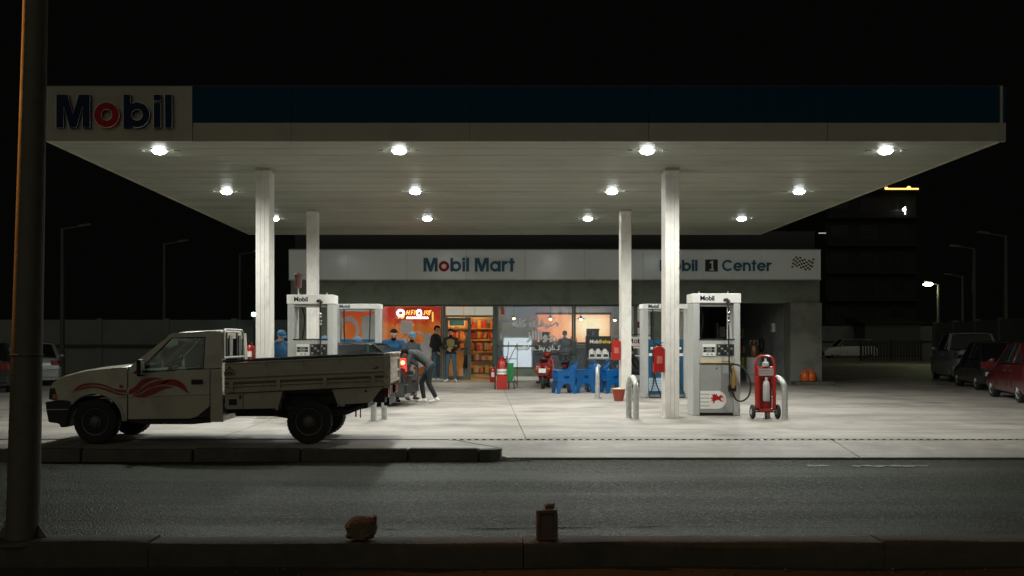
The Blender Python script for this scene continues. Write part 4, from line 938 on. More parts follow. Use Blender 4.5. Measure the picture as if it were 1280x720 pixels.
flank([(351, 489.6), (353.4, 489.4), (346.6, 512.6), (344.2, 512.6)], None, 'mud_guard_edge', M_cream_bed, t=.25, out=.01)
# floor, chassis, axle, tank, exhaust
(xa, za), (xb, zb) = tp(280.4, bb(280) - 3), tp(481, bb(481) - 3)
b = MB(); b.hexa([(xa, .04, za - .05), (xb, .04, zb - .05), (xb, WID - .04, zb - .05), (xa, WID - .04, za - .05), (xa, .04, za), (xb, .04, zb), (xb, WID - .04, zb), (xa, WID - .04, za)]); b.build('bed_floor', M_dark, tr)
for yy in (.35, WID - .35):
    b = MB(); q = [tp(100, 512), tp(265, 515), tp(355, 506), tp(415, 500), tp(479, 496)]
    for p0, p1 in zip(q[:-1], q[1:]): b.bar((p0[0], yy, p0[1]), (p1[0], yy, p1[1]), .07, .12)
    b.build('chassis_rail', M_black, tr)
b = MB(); b.cyl((0, .15, .315), (0, WID - .15, .315), .05); b.ball((0, WID / 2, .315), .14); b.build('rear_axle', M_black, tr, smooth=True)
b = MB(); xf = tp(118.5, 0)[0]; b.cyl((xf, .15, .315), (xf, WID - .15, .315), .045); b.build('front_axle', M_black, tr)
b = MB(); (xa, za), (xb, zb) = tp(284, 526), tp(352, 508); b.box(xa, xb, .42, 1.1, za + .03, zb); b.build('fuel_tank', M_black, tr, bevel=.03)
b = MB(); (xa, za), (xb, zb) = tp(160, 529), tp(262, 516); b.box(xa, xb, .3, WID - .3, za, zb); b.build('gearbox', M_black, tr, bevel=.03)
for yy in (.30, WID - .30):
    b = MB(); q = [tp(340, 520), tp(362, 524), tp(386, 518), tp(420, 517), tp(450, 508)]; b.tube([(p[0], yy, p[1]) for p in q], .03, 8); b.build('leaf_spring', M_black, tr)
b = MB(); q = [tp(405, 521), tp(428, 519), tp(445, 512), tp(452, 511)]; b.tube([(p[0], .52, p[1]) for p in q], .028, 8); b.build('exhaust', M_black, tr)
b = MB(); q = tp(448, 510); b.box(q[0] - .16, q[0] + .10, .3, WID - .3, q[1] - .02, q[1] + .06); b.box(q[0] - .1, q[0] - .08, .42, .44, q[1] - .16, q[1]); b.box(q[0] - .03, q[0] - .015, .42, .44, q[1] - .17, q[1]); b.build('tow_frame', M_black, tr)
for s in (0, 1):
    b = MB(); ya = .05 if s == 0 else WID - .35; (xa, za), (xb, zb) = tp(354, 492), tp(415, 489.5); b.box(xa, xb, ya, ya + .30, za + .01, zb + .03); b.build('wheel_house', M_black, tr)
b = MB(); (xa, za), (xb, zb) = tp(350, 501), tp(420, 488); b.box(xa, xb, .36, WID - .36, za, zb); b.build('cross_member', M_black, tr)
# tailgate and tail lamps
(xt, zt), (xl, zl) = tp(482.2, bt(482) + 1.6), tp(482.2, bb(482))
b = MB(); b.box(xt + .0, xt + .035, .035, WID - .035, zl + .02, zt); tg = b.build('tailgate', M_rust, tr, bevel=.008)
for zz in (zl + .06, zl + .2, zt - .06): b = MB(); b.box(xt + .036, xt + .06, .06, WID - .06, zz - .02, zz + .02); b.build('tailgate_rib', M_rust, tg)
b = MB(); b.box(xt - .03, xt + .07, -.022, .034, zl - .02, zt + .03); b.box(xt - .03, xt + .07, WID - .034, WID + .022, zl - .02, zt + .03); b.build('corner_post', M_rust, tr, bevel=.008)
b = MB(); b.box(xt - .02, xt + .09, .04, WID - .04, zt + .006, zt + .035); b.build('tailgate_cap', M_rust, tg, bevel=.008)
for s in (0, 1):
    ya = .06 if s == 0 else WID - .32
    b = MB(); b.box(xt - .05, xt + .03, ya, ya + .26, zl - .16, zl - .03); tl_ = b.build('tail_light', M_tl, tr, bevel=.01)
    b = MB(); b.box(xt + .031, xt + .036, ya + .16, ya + .25, zl - .15, zl - .04); b.build('lens', M_amber, tl_)
b = MB(); b.box(xt - .06, xt + .02, .34, WID - .34, zl - .30, zl - .18); b.build('rear_bumper', M_black, tr, bevel=.01)
b = MB(); b.prism([tp(*p) for p in [(465, 503), (479, 485.6), (481, 485.6), (481, 503.4)]], [], lambda a, c: (a, .02, c), (0, WID - .04, 0)); b.build('mud_flap', M_black, tr)
# headboard hoops behind the cab (steel frame with bars and rolled sheet)
xh = tp(277.5, 0)[0]; HB0, HB1 = .08, 1.25; zlo = tp(0, 449)[1]; zhi = tp(0, 412.5)[1]
b = MB(); pr = []
for t in range(0, 25):
    a = math.pi * t / 24; pr.append((xh, (HB0 + HB1) / 2 - math.cos(a) * (HB1 - HB0) / 2, zhi - .12 + .13 * min(1, math.sin(a) * 1.9)))
b.tube([(xh, HB0, zlo)] + pr + [(xh, HB1, zlo)], .017, 10); b.tube([(xh, HB0, zlo + .02), (xh, HB1, zlo + .02)], .017, 8); hbd = b.build('headboard_frame', M_steel, tr, smooth=True)
for yy, w, m in ((.25, .03, M_rim), (.48, .17, M_grey), (.85, .03, M_rim), (1.02, .15, M_rim)):
    b = MB(); b.box(xh - .012, xh + .012, yy - w / 2, yy + w / 2, zlo + .04, zhi - (.03 if w < .1 else .07)); b.build('headboard_slat', m, hbd, bevel=.005)
# wheels
RW = .315
for px, st in ((118.6, 0.03), (386, 0.0)):
    xw = tp(px, 0)[0]
    wheel(tr, (xw, -.005, RW), RW, .20, -1, .195, steer=st); wheel(tr, (xw, WID + .005, RW), RW, .20, 1, .195)

# ------------------------------------------------------------------ generic cars
def car(name, label, cat, loc, rz, L, Wd, Ht, paint, style='sedan', rim=M_alloy, group=None, wr=.31, plate=None, plate_y=0.0):
    """car along local x, front at x=0, left flank at -y; wheels, glass, lamps and bumpers as parts"""
    t = thing(name, label, cat, loc, rz, group)
    hw = Wd / 2; zb = .20
    belt = Ht * .63
    if style == 'sedan': top = [(0, .50), (.04, .62), (.16, .70), (.30, belt - .05), (.36, belt), (.60, belt + .02), (.80, belt + .03), (.90, belt + .02), (.985, belt - .02), (1, belt - .14)]; gh = (.27, .42, .70, .88)
    elif style == 'hatch': top = [(0, .50), (.05, .64), (.18, .74), (.28, belt - .04), (.34, belt), (.60, belt + .03), (.80, belt + .05), (.95, belt + .05), (.99, belt - .02), (1, belt - .16)]; gh = (.22, .40, .82, .985)
    elif style == 'suv': top = [(0, .66), (.03, .84), (.10, .92), (.24, belt - .05), (.30, belt), (.60, belt + .02), (.85, belt + .03), (.96, belt + .02), (.99, belt - .06), (1, belt - .3)]; gh = (.22, .36, .86, .985)
    else: top = [(0, .66), (.03, .86), (.10, .93), (.24, belt - .06), (.30, belt), (.55, belt + .02), (.66, belt + .02), (.90, belt + .02), (.99, belt + .02), (1, belt - .05)]; gh = (.23, .35, .60, .66)
    xs_ = []
    for (a, za), (c, zc) in zip(top[:-1], top[1:]):
        for k in range(3): xs_.append((a + (c - a) * k / 3, za + (zc - za) * k / 3))
    xs_.append(top[-1])
    rows = []
    for u, zt in xs_:
        tap = 1 - .16 * max(0, (.10 - u) / .10) ** 2 - .12 * max(0, (u - .92) / .08) ** 2; w = hw * tap
        half = [(0, zt + .035), (w * .5, zt + .03), (w * .84, zt + .005), (w * .95, zt - .04), (w * .985, zt - .12), (w, (zt + zb) * .52), (w * .99, zb + .16), (w * .95, zb + .02), (w * .80, zb), (0, zb)]
        ring_ = [(u * L, -q, z) for q, z in half] + [(u * L, q, z) for q, z in half[-2:0:-1]]
        rows.append(ring_)
    b = MB(); b.grid(rows, close=True); n = len(rows[0]); b.add(rows[0], [tuple(range(n))]); b.add(rows[-1], [tuple(range(n))[::-1]])
    body = b.build('body', paint, t)
    ax = (.19 * L, .80 * L if style != 'hatch' else .81 * L)
    cut = MB()
    for xa in ax:
        for s in (-1, 1): cut.cyl((xa, s * (hw - .26), wr), (xa, s * (hw + .1), wr), wr + .055, n=28)
    co = cut.build('cut', M_black)
    bo = body.modifiers.new('arch', 'BOOLEAN'); bo.operation = 'DIFFERENCE'; bo.object = co; bo.solver = 'EXACT'
    bpy.context.view_layer.update(); me = evaluated(body); body.modifiers.clear(); body.data = me; bpy.data.objects.remove(co); shade(body, 35)
    # greenhouse
    g0, g1, g2, g3 = [q * L for q in gh]; zr = Ht; bw = hw * .95; rw = hw * .72
    def zat(u):
        for (a, za), (c, zc) in zip(top[:-1], top[1:]):
            if a <= u / L <= c: return za + (zc - za) * (u / L - a) / (c - a)
        return top[-1][1]
    zb0, zb1 = zat(g0) + .0, zat(g3) + .0
    b = MB(); sec = []
    for x, z, w in ((g0, zb0, bw * .93), (g1, zr - .05, rw), ((g1 + g2) / 2, zr - .03, rw * 1.02), (g2, zr - .05, rw), (g3, zb1, bw * .90)):
        sec.append((x, z, w))
    # glass sides as quads, belt to roof
    bot = [(g0, zb0, bw * .95), (g1, zat(g1) - .01, bw), ((g1 + g2) / 2, zat((g1 + g2) / 2) - .01, bw), (g2, zat(g2) - .01, bw), (g3, zb1, bw * .93)]
    for s in (-1, 1):
        for i in range(4):
            p = [(bot[i][0], s * bot[i][2], bot[i][1]), (bot[i + 1][0], s * bot[i + 1][2], bot[i + 1][1]), (sec[i + 1][0], s * sec[i + 1][2], sec[i + 1][1]), (sec[i][0], s * sec[i][2], sec[i][1])]
            b.add(p, [(0, 1, 2, 3)])
    b.add([(g0, -bw * .95, zb0), (g0, bw * .95, zb0), (g1, rw, zr - .05), (g1, -rw, zr - .05)], [(0, 1, 2, 3)]); b.add([(g3, -bw * .93, zb1), (g3, bw * .93, zb1), (g2, rw, zr - .05), (g2, -rw, zr - .05)], [(0, 1, 2, 3)])
    b.build('glazing', M_darkglass, t)
    b = MB(); rr = []
    for k in range(9):
        x = g1 - .03 + (g2 - g1 + .06) * k / 8; rr.append([(x, (rw + .02) * v, zr - .05 + .055 * (1 - abs(v) ** 3) * (1 - .5 * abs(2 * k / 8 - 1) ** 3)) for v in (-1, -.96, -.85, -.5, 0, .5, .85, .96, 1)])
    b.grid(rr); b.build('roof', paint, t, smooth=True, solid=.02)
    for s in (-1, 1):
        for i, w in ((0, .07), (1, .06), (2, .07), (3, .10)):
            if i == 0: p0, p1 = (g0, s * bw * .95, zb0), (g1, s * rw, zr - .05)
            elif i == 3: p0, p1 = (g3, s * bw * .93, zb1), (g2, s * rw, zr - .05)
            elif i == 1: x = (g1 + g2) / 2 + .05; p0, p1 = (x, s * bw, zat(x)), (x, s * rw * 1.02, zr - .04)
            else: x = g2 - .12; p0, p1 = (x + .05, s * bw, zat(x)), (x, s * rw * 1.0, zr - .05)
            b = MB(); b.bar(p0, p1, w, .03); b.build('pillar', paint if i != 1 else M_black, t, bevel=.008)
        # door gaps, handles, mirror
        for x in (g0 + .30, (g1 + g2) / 2 + .05, g2 - .05):
            b = MB(); y0 = s * (hw * .992 + .001); b.box(x - .006, x + .006, min(y0, y0 + s * .006), max(y0, y0 + s * .006), .34, zat(x) - .12); b.build('door_gap', M_black, t)
        for x in ((g1 + g2) / 2 - .10, g2 - .20):
            b = MB(); y0 = s * hw * .985; b.box(x - .09, x + .09, min(y0, y0 + s * .03), max(y0, y0 + s * .03), belt - .19, belt - .155); b.build('door_handle', M_chrome if paint is not M_cardark else M_black, t, bevel=.008)
        b = MB(); b.ball((g0 + .42, s * (hw + .09), belt + .06), .06, .10, .07); b.bar((g0 + .42, s * (hw - .05), belt + .0), (g0 + .42, s * (hw + .05), belt + .04), .03, .03); b.build('mirror', paint, t, smooth=True)
        # lamps
        b = MB(); zz = xs_[2][1]; b.hexa([(-.005, s * hw * .80, zz - .12), (.22, s * hw * .985, zz - .06), (.25, s * hw * .90, zz - .06), (.03, s * hw * .45, zz - .12), (.03, s * hw * .80, zz + .0), (.24, s * hw * .985, zz + .05), (.27, s * hw * .90, zz + .06), (.06, s * hw * .45, zz + .0)]); b.build('headlight', M_hl, t, bevel=.01)
        zt_ = belt - .04 if style in ('sedan', 'pickup', 'hatch') else belt + .1
        b = MB(); b.hexa([(L - .20, s * hw * .90, zt_ - .22), (L + .012, s * hw * .62, zt_ - .22), (L + .012, s * hw * .86, zt_ - .22), (L - .16, s * (hw * .985), zt_ - .22), (L - .20, s * hw * .90, zt_ - .02), (L - .005, s * hw * .60, zt_ - .02), (L - .005, s * hw * .84, zt_ - .02), (L - .16, s * hw * .97, zt_ - .02)]); b.build('tail_light', M_tl, t, bevel=.008)
    b = MB(); b.box(-.04, .10, -hw * .80, hw * .80, .26, .44); b.build('front_bumper', paint if style == 'sedan' else M_black, t, bevel=.03)
    b = MB(); b.box(-.045, -.01, -hw * .45, hw * .45, .46, .58); b.build('grille', M_black, t, bevel=.01)
    b = MB(); b.box(L - .10, L + .05, -hw * .84, hw * .84, .28, .50); b.build('rear_bumper', paint if style == 'sedan' else M_black, t, bevel=.03)
    b = MB(); b.box(L + .0, L + .062, plate_y - .27, plate_y + .27, .56, .68); pl = b.build('number_plate', plate or M_plate, t)
    b = MB(); b.box(.14 * L, .86 * L, -hw * .78, hw * .78, .14, .198); b.build('underbody', M_black, t)
    if style == 'pickup':
        b = MB(); b.box(L * .68, L * .985, -hw * .82, hw * .82, belt - .02, belt + .058); b.build('bed_cover', M_black, t)
    for xa in ax:
        for s in (-1, 1): wheel(t, (xa, s * (hw - .02), wr), wr, .19, s, wr * .66, rim, 5)
    return t
M_darkglass = mat('dark_glass', (0.012, 0.014, 0.014), 0.22, var=0.05, spec=0.35, rvar=0.0)
M_carred = mat('dark_red_paint', (0.075, 0.008, 0.009), 0.22, var=0.05, coat=0.6); M_cardark = mat('near_black_paint', (0.018, 0.020, 0.022), 0.2, coat=0.6); M_carsilver = mat('silver_paint', (0.40, 0.42, 0.42), 0.3, metal=0.3, coat=0.4)
M_carwhite = mat('white_car_paint', (0.62, 0.63, 0.60), 0.3, coat=0.4)
# parked cars: placed by a wheel or a corner seen in the picture
def by_wheel(px, py, L, Wd, rz=R(-105), k=.80):
    y = GY(py); q = Matrix.Rotation(rz, 3, 'Z') @ Vector((k * L, -Wd / 2, 0)); return (X(px, y) - q.x, y - q.y, 0)
def by_corner(px, y, L, Wd, rz=R(-65)):
    q = Matrix.Rotation(rz, 3, 'Z') @ Vector((L, Wd / 2, 0)); return (X(px, y) - q.x, y - q.y, 0)
car('red_sedan', 'dark red sedan parked nearest at the edge of the lot with alloy wheels', 'car', by_wheel(1270.5, 503.5, 4.4, 1.75), R(-105), 4.4, 1.75, 1.45, M_carred, 'sedan', group='cars parked along the side wall')
car('black_sedan', 'near black sedan parked between the red sedan and the silver pickup', 'car', by_wheel(1218, 487.5, 4.5, 1.78), R(-105), 4.5, 1.78, 1.46, M_cardark, 'sedan', group='cars parked along the side wall')
car('silver_pickup', 'silver double cab pickup parked furthest in the row by the side wall', 'pickup truck', by_wheel(1186, 477.5, 5.2, 1.85), R(-105), 5.2, 1.85, 1.78, M_carsilver, 'pickup', wr=.37, group='cars parked along the side wall')
car('white_suv', 'pale suv parked side on in the dark behind the service bay corner', 'car', (X(1027, 88), 88, 0), 0, 4.7, 1.85, 1.68, M_carwhite, 'suv', wr=.36)
car('black_hatchback', 'dark car behind the street pole at the frame edge beside the silver sedan', 'car', by_corner(17, 28.0, 4.2, 1.75), R(-65), 4.2, 1.75, 1.45, M_cardark, 'hatch')
car('silver_sedan', 'silver sedan with white number plate showing between street pole and pickup', 'car', by_corner(77.5, 32.5, 4.4, 1.72), R(-65), 4.4, 1.72, 1.42, M_carsilver, 'sedan', plate_y=.5)
# dark hatchback filling up behind the bed of the pickup, tail turned towards the road
ang = R(-7)
hx, hy = -1.64, 22.85
Lh = 4.1
kc = car('dark_hatchback', 'dark green hatchback at the pump with its tail showing past the truck bed', 'car', (hx - Lh * math.cos(ang), hy - Lh * math.sin(ang), 0), ang, Lh, 1.72, 1.44, mat('dark_green_paint', (0.016, 0.026, 0.024), 0.2, coat=0.6), 'hatch', rim=M_rim, plate=M_dark)
b = MB(); b.hexa([(Lh - .16, -.885, .78), (Lh + .03, -.60, .78), (Lh + .02, -.55, .78), (Lh - .16, -.80, .78), (Lh - .18, -.86, 1.08), (Lh + .01, -.60, 1.08), (Lh + .0, -.55, 1.08), (Lh - .18, -.78, 1.08)]); tl2 = b.build('tail_light', emit('lit_tail_lamp', (1.0, 0.06, 0.03), 0.5), kc, bevel=.01)
b = MB(); b.ball((Lh - .04, -.74, .98), .05); b.build('brake_bulb', emit('tail_bulb', (1.0, 0.45, 0.2), 3.0), tl2)
# ================================================================== FORECOURT EQUIPMENT
def hang(p0, p1, sag, n=14):
    p0, p1 = Vector(p0), Vector(p1); return [p0.lerp(p1, i / n) - Vector((0, 0, sag * 4 * (i / n) * (1 - i / n))) for i in range(n + 1)]
def smooth_path(pts, n=6):
    pts = [Vector(p) for p in pts]; out = []
    for i in range(len(pts) - 1):
        p0 = pts[max(i - 1, 0)]; p1 = pts[i]; p2 = pts[i + 1]; p3 = pts[min(i + 2, len(pts) - 1)]
        for k in range(n):
            t = k / n; out.append(.5 * ((2 * p1) + (-p0 + p2) * t + (2 * p0 - 5 * p1 + 4 * p2 - p3) * t * t + (-p0 + 3 * p1 - 3 * p2 + p3) * t ** 3))
    return out + [pts[-1]]
PEG = [(.02, .50), (.12, .62), (.22, .60), (.20, .78), (.10, .92), (.30, .86), (.32, .98), (.44, .84), (.50, .96), (.56, .76), (.66, .70), (.76, .84), (.86, .80), (.98, .62), (.94, .56), (.84, .62), (.80, .52), (.84, .36), (.98, .30), (.92, .22), (.76, .30), (.68, .40), (.54, .40), (.40, .34), (.34, .16), (.20, .06), (.26, .22), (.24, .34), (.06, .24), (.16, .38), (.22, .44), (.14, .50)]
def grey_pump(label, x, y, beacon=False):
    t = thing('fuel_pump', label, 'fuel pump', (x, y, 0), 0, 'grey fuel pumps')
    w, d, h = .92, .56, 2.39
    for s in (-1, 1):
        b = MB(); x0 = s * (w / 2 - .065); b.box(x0 - .065, x0 + .065, 0, d, .0, h - .19); b.build('side_post', M_lgrey, t, bevel=.018)
    b = MB(); b.box(-w / 2 - .012, w / 2 + .012, -.012, d + .012, h - .187, h); hd = b.build('header', M_whitep, t, bevel=.012)
    text('header_lettering', 'Mobil', .125, (-w / 2 + .13, -.0145, h - .135), M_navy, hd, .001, offset=.004)
    b = MB(); b.box(-w / 2 + .132, w / 2 - .132, .04, d - .04, h - .24, h - .19); b.build('header_underside', M_grey, t)
    for s in (-.62, .62):
        b = MB(); b.cyl((s * w / 2, d / 2, h), (s * w / 2, d / 2, h + .05), .014, n=8); b.build('stud', M_steel, t)
    b = MB(); b.box(-w / 2 + .132, w / 2 - .132, .02, d - .02, .06, 1.025); lo = b.build('lower_door', M_grey, t, bevel=.008)
    b = MB(); b.box(-w / 2 + .132, w / 2 - .132, .05, d - .05, .0, .058); b.build('plinth', M_dark, t)
    b = MB(); b.box(-w / 2 + .128, w / 2 - .128, .005, d - .005, 1.03, 1.48); up_ = b.build('upper_cabinet', M_lgrey, t, bevel=.008)
    b = MB(); b.box(-w / 2 + .11, w / 2 - .11, -.006, d + .006, 1.483, 1.505); b.build('cabinet_lid', M_dark, t)
    b = MB(); b.box(-w / 2 + .135, w / 2 - .135, -.010, .004, 1.035, 1.10); b.build('brand_strip', M_cream, up_); text('strip_lettering', 'Premier', .05, (.09, -.0125, 1.05), M_dark, up_, .0008)
    b = MB(); b.box(-.28, -.03, -.012, .004, 1.17, 1.40); dp = b.build('display_panel', M_whitep, up_, bevel=.004)
    for zz in (1.32, 1.265): b = MB(); b.box(-.265, -.045, -.016, -.0125, zz - .022, zz + .024); b.build('display_window', M_black, dp)
    for zz in (1.32, 1.265): b = MB(); b.box(-.21, -.10, -.019, -.0165, zz - .014, zz + .016); b.build('digits', M_lcd, dp)
    b = MB(); b.box(-.20, -.16, -.016, -.0125, 1.195, 1.21); b.build('button', M_navy, dp); b = MB(); b.box(-.12, -.08, -.016, -.0125, 1.195, 1.21); b.build('button', M_navy, dp)
    b = MB(); b.box(.0, .335, -.010, .004, 1.18, 1.40); kp = b.build('keypad_panel', M_dark, up_)
    for i in range(5):
        for j in range(4): b = MB(); b.box(.02 + i * .06, .06 + i * .06, -.016, -.0105, 1.20 + j * .048, 1.235 + j * .048); b.build('key', M_black if (i + j) % 3 else M_grey, kp)
    b = MB(); b.cyl((-.0, .0, .93), (0, .012, .93), .014, n=10); b.build('lock', M_dark, lo)
    # logo sticker with red winged horse
    b = MB(); pl = [(-.32, .14), (.02, .14)] + arc(.02, .315, .175, -90, 90, 14) + [(.02, .49), (-.32, .49)]
    b.prism(pl, [], lambda a, c: (a, .0165, c), (0, .003, 0)); lg = b.build('logo_sticker', M_whitep, lo)
    for k in range(4): b = MB(); b.box(-.318, -.14, .0145, .016, .19 + k * .075, .205 + k * .075); b.build('sticker_line', M_grey, lg)
    b = MB(); b.prism(PEG, [], lambda a, c: (-.135 + a * .27, .0125, .225 + c * .22), (0, .003, 0)); b.build('winged_horse', M_redl, lg)
    # hose from the header, silver couplings, loop and nozzle in its holder
    hs = smooth_path([(.20, -.03, h - .16), (.215, -.05, h - .32), (.215, -.06, 1.95), (.215, -.07, 1.6), (.215, -.09, 1.2), (.225, -.10, .80), (.23, -.11, .62), (.25, -.11, .60)], 5)
    b = MB(); b.tube(hs, .016, 8); b.build('hose', M_rubber, t, smooth=True)
    b = MB(); b.tube([(.14, .0, h - .13), (.19, -.03, h - .12), (.24, -.03, h - .17)], .03, 8); b.build('hose_swivel', M_dark, t, smooth=True)
    for zz in (1.83, 1.98): b = MB(); b.lathe([(.018, -.05), (.026, -.04), (.026, .03), (.018, .045)], (.215, -.06, zz), n=12); b.build('coupling', M_chrome, t, smooth=True)
    lp = smooth_path([(.30, -.10, .74), (.24, -.10, .95), (.30, -.11, 1.01), (.44, -.13, .97), (.56, -.15, .82), (.62, -.15, .60), (.58, -.15, .40), (.46, -.14, .30), (.34, -.13, .33), (.27, -.12, .48)], 5)
    b = MB(); b.tube(lp, .017, 8); b.build('hose', M_rubber, t, smooth=True)
    b = MB(); b.bar((.29, -.10, .55), (.30, -.09, .92), .06, .07); b.tube([(.30, -.09, .90), (.29, -.12, .98), (.26, -.14, .94)], .014, 8); b.tube([(.33, -.12, .62), (.36, -.14, .74), (.32, -.12, .86)], .009, 6); b.build('nozzle', M_brass, t, bevel=.012)
    b = MB(); b.box(.22, .37, -.06, .018, .48, .60); b.build('nozzle_holder', M_black, t, bevel=.01)
    # back side: hanging hose seen through the opening
    b = MB(); b.tube(smooth_path([(-.26, d * .8, h - .2), (-.18, d * .7, 1.9), (-.24, d * .75, 1.5)], 5), .016, 8); b.build('hose', M_rubber, t, smooth=True)
    if beacon:
        b = MB(); b.cyl((-.28, .2, h), (-.28, .2, h + .14), .012, n=8); bc = b.build('beacon_stem', M_steel, t); b = MB(); b.lathe([(.05, 0), (.075, .03), (.07, .20), (.085, .28), (.06, .30)], (-.28, .2, h + .14), n=10); b.build('beacon', mat('maroon_plastic', (0.075, 0.022, 0.02), .6), bc)
    return t
def blue_pump(label, x, y):
    t = thing('fuel_pump', label, 'fuel pump', (x, y, 0), 0, 'blue fuel pumps')
    w, d, h = 1.18, .56, 2.42
    for s in (-1, 1):
        b = MB(); x0 = s * (w / 2 - .07); b.box(x0 - .07, x0 + .07, 0, d, .0, h - .13); b.build('side_post', M_lgrey, t, bevel=.018)
    b = MB(); b.box(-w / 2 - .012, w / 2 + .012, -.012, d + .012, h - .127, h); hd = b.build('header', M_whitep, t, bevel=.012)
    text('header_lettering', 'Mobil', .12, (-w / 2 + .13, -.0145, h - .105), M_navy, hd, .001, offset=.004)
    b = MB(); b.box(-w / 2 + .142, w / 2 - .142, .04, d - .04, h - .19, h - .13); b.build('header_underside', M_grey, t)
    b = MB(); b.box(-w / 2 + .142, w / 2 - .142, .02, d - .02, .10, 1.51); ca = b.build('cabinet', M_pblue, t, bevel=.012)
    b = MB(); b.box(-w / 2 + .142, w / 2 - .142, .05, d - .05, .0, .098); b.build('plinth', M_grey, t)
    b = MB(); b.box(-w / 2 + .15, w / 2 - .15, .012, .019, 1.08, 1.15); b.build('white_stripe', M_whitep, ca)
    for s in (-1, 1):
        b = MB(); b.box(s * .26 - .16, s * .26 + .16, .010, .019, 1.20, 1.36); dp = b.build('display_panel', M_dark, ca)
        for k in (-1, 0, 1): b = MB(); b.box(s * .26 + k * .10 - .035, s * .26 + k * .10 + .035, .006, .0095, 1.25, 1.31); b.build('digits', M_whitep if k else M_lcd, dp)
        b = MB(); b.box(s * .30 - .06, s * .30 + .06, -.03, .018, .62, .95); nh = b.build('nozzle_holder', M_black, ca, bevel=.012)
        b = MB(); b.bar((s * .30, -.055, .60), (s * .30, -.06, .86), .055, .06); b.build('nozzle', M_red if s < 0 else M_black, nh, bevel=.01)
        b = MB(); b.tube(smooth_path([(s * .34, -.0, h - .14), (s * .33, -.04, 1.8), (s * .31, -.06, 1.2), (s * .30, -.07, .75), (s * .36, -.12, .3), (s * .46, -.16, .06), (s * .30, -.2, .03), (s * .16, -.16, .05), (s * .26, -.10, .35), (s * .30, -.06, .60)], 5), .016, 8); b.build('hose', M_rubber, t, smooth=True)
    b = MB(); b.box(-w / 2 + .15, -.02, .012, .019, .18, .52); gp = b.build('chart_panel', mat('pale_blue_print', (.30, .45, .60), .5), ca)
    for k in range(5): b = MB(); b.box(-w / 2 + .16, -.03, .009, .0115, .20 + k * .065, .212 + k * .065); b.build('chart_line', M_whitep, gp)
    return t
grey_pump('grey fuel pump with hose loop and red winged horse sticker beside the wheeled extinguisher', X(896, 19.4), 19.4)
grey_pump('grey fuel pump standing up behind the truck bed with maroon beacon on top', X(388, 19.9), 19.9, beacon=True)
blue_pump('blue fuel pump half hidden by the white column with the red extinguisher', X(832.5, 25.6), 25.6)
blue_pump('blue fuel pump behind the dark hatchback in front of the orange window', X(446.5, 25.6), 25.6)
# hoop guards (bent pipe)
def hoop(label, px, py, rot, w=.42, hh=.77):
    y = GY(py); t = thing('hoop_guard', label, 'bollard', (X(px, y), y, 0), rot, 'bent pipe hoop guards')
    b = MB(); p = [(0, 0, 0), (0, 0, hh - w / 2)] + [(w / 2 - math.cos(R(a)) * w / 2, 0, hh - w / 2 + math.sin(R(a)) * w / 2) for a in range(12, 180, 12)] + [(w, 0, hh - w / 2), (w, 0, 0)]
    b.tube(p, .055, 12); b.build('pipe', M_steel, t, smooth=True)
    for q in (0, w):
        b = MB(); b.lathe([(.09, 0), (.09, .012), (.06, .014)], (q, 0, 0), n=14); b.build('foot', M_steel, t)
hoop('galvanised hoop guard in front of the column by the blue pump', 795, 524.5, R(100))
hoop('galvanised hoop guard close beside the red wheeled extinguisher', 981, 524.5, R(122))
hoop('galvanised hoop guard standing in front of the blue chairs', 747, 498.5, R(84))
hoop('galvanised hoop guard showing beneath the tail of the pickup', 467, 526, R(68))
# extinguishers on the columns: capsule bodies hung on a bracket
def extinguisher(name, label, x, y, z, r, h, bottle=False, cover=True, ground=False):
    t = thing(name, label, 'extinguisher', (x, y, z), 0, 'fire extinguishers')
    b = MB()
    if cover: b.prism([(-r, 0), (r, 0), (r, h * .93)] + arc(0, h * .82, r, 40, 140, 8) + [(-r, h * .93)], [], lambda a, c: (a, -r * .9, c), (0, r * 1.8, 0)); b.build('cover', M_red, t, bevel=.03)
    else: b.lathe([(r * .9, 0), (r, .02), (r, h * .82), (r * .8, h * .93), (r * .3, h)], (0, 0, 0), n=20); b.build('cylinder', M_red, t, smooth=True)
    b = MB(); b.cyl((0, 0, h), (0, 0, h + .05), .02, n=8); b.bar((-.02, 0, h + .05), (r * .8, 0, h + .09), .02, .015); b.bar((-.02, 0, h + .04), (r * .7, 0, h + .03), .02, .012); b.tube(smooth_path([(0, 0, h + .03), (-r * .6, -.02, h + .07), (-r * 1.1, -.03, h * .8), (-r * 1.05, -.03, h * .4)], 4), .012, 6); b.build('valve', M_black, t)
    b = MB(); b.box(-r * .5, r * .5, -r * (.93 if cover else 1.01) - .004, -r * (.90 if cover else .9), h * .35, h * .65); b.build('label_plate', M_paper if not cover else mat('faded_red_print', (.5, .12, .09), .5), t)
    if not ground: b = MB(); b.box(-r * .3, r * .3, r * .9, r * .9 + .03, h * .2, h * .8); b.build('bracket', M_dark, t)
    return t
extinguisher('fire_extinguisher', 'red covered extinguisher hung on the column next to the wheeled extinguisher pump', X(824, 18.9), 18.95, Z(465.5, 18.9), .105, .48)
extinguisher('fire_extinguisher', 'red covered extinguisher hung on the column above the red bucket', X(770.5, 24.8), 24.9, Z(450, 24.8), .115, .48)
extinguisher('fire_extinguisher', 'red extinguisher bottle on the column behind the pickup headboard', X(312.5, 18.9), 18.95, Z(454, 18.9), .088, .35, cover=False)
extinguisher('fire_extinguisher', 'small dark red extinguisher standing at the open shop door', X(616, 32.3), 32.35, PZ, .10, .50, cover=False, ground=True)
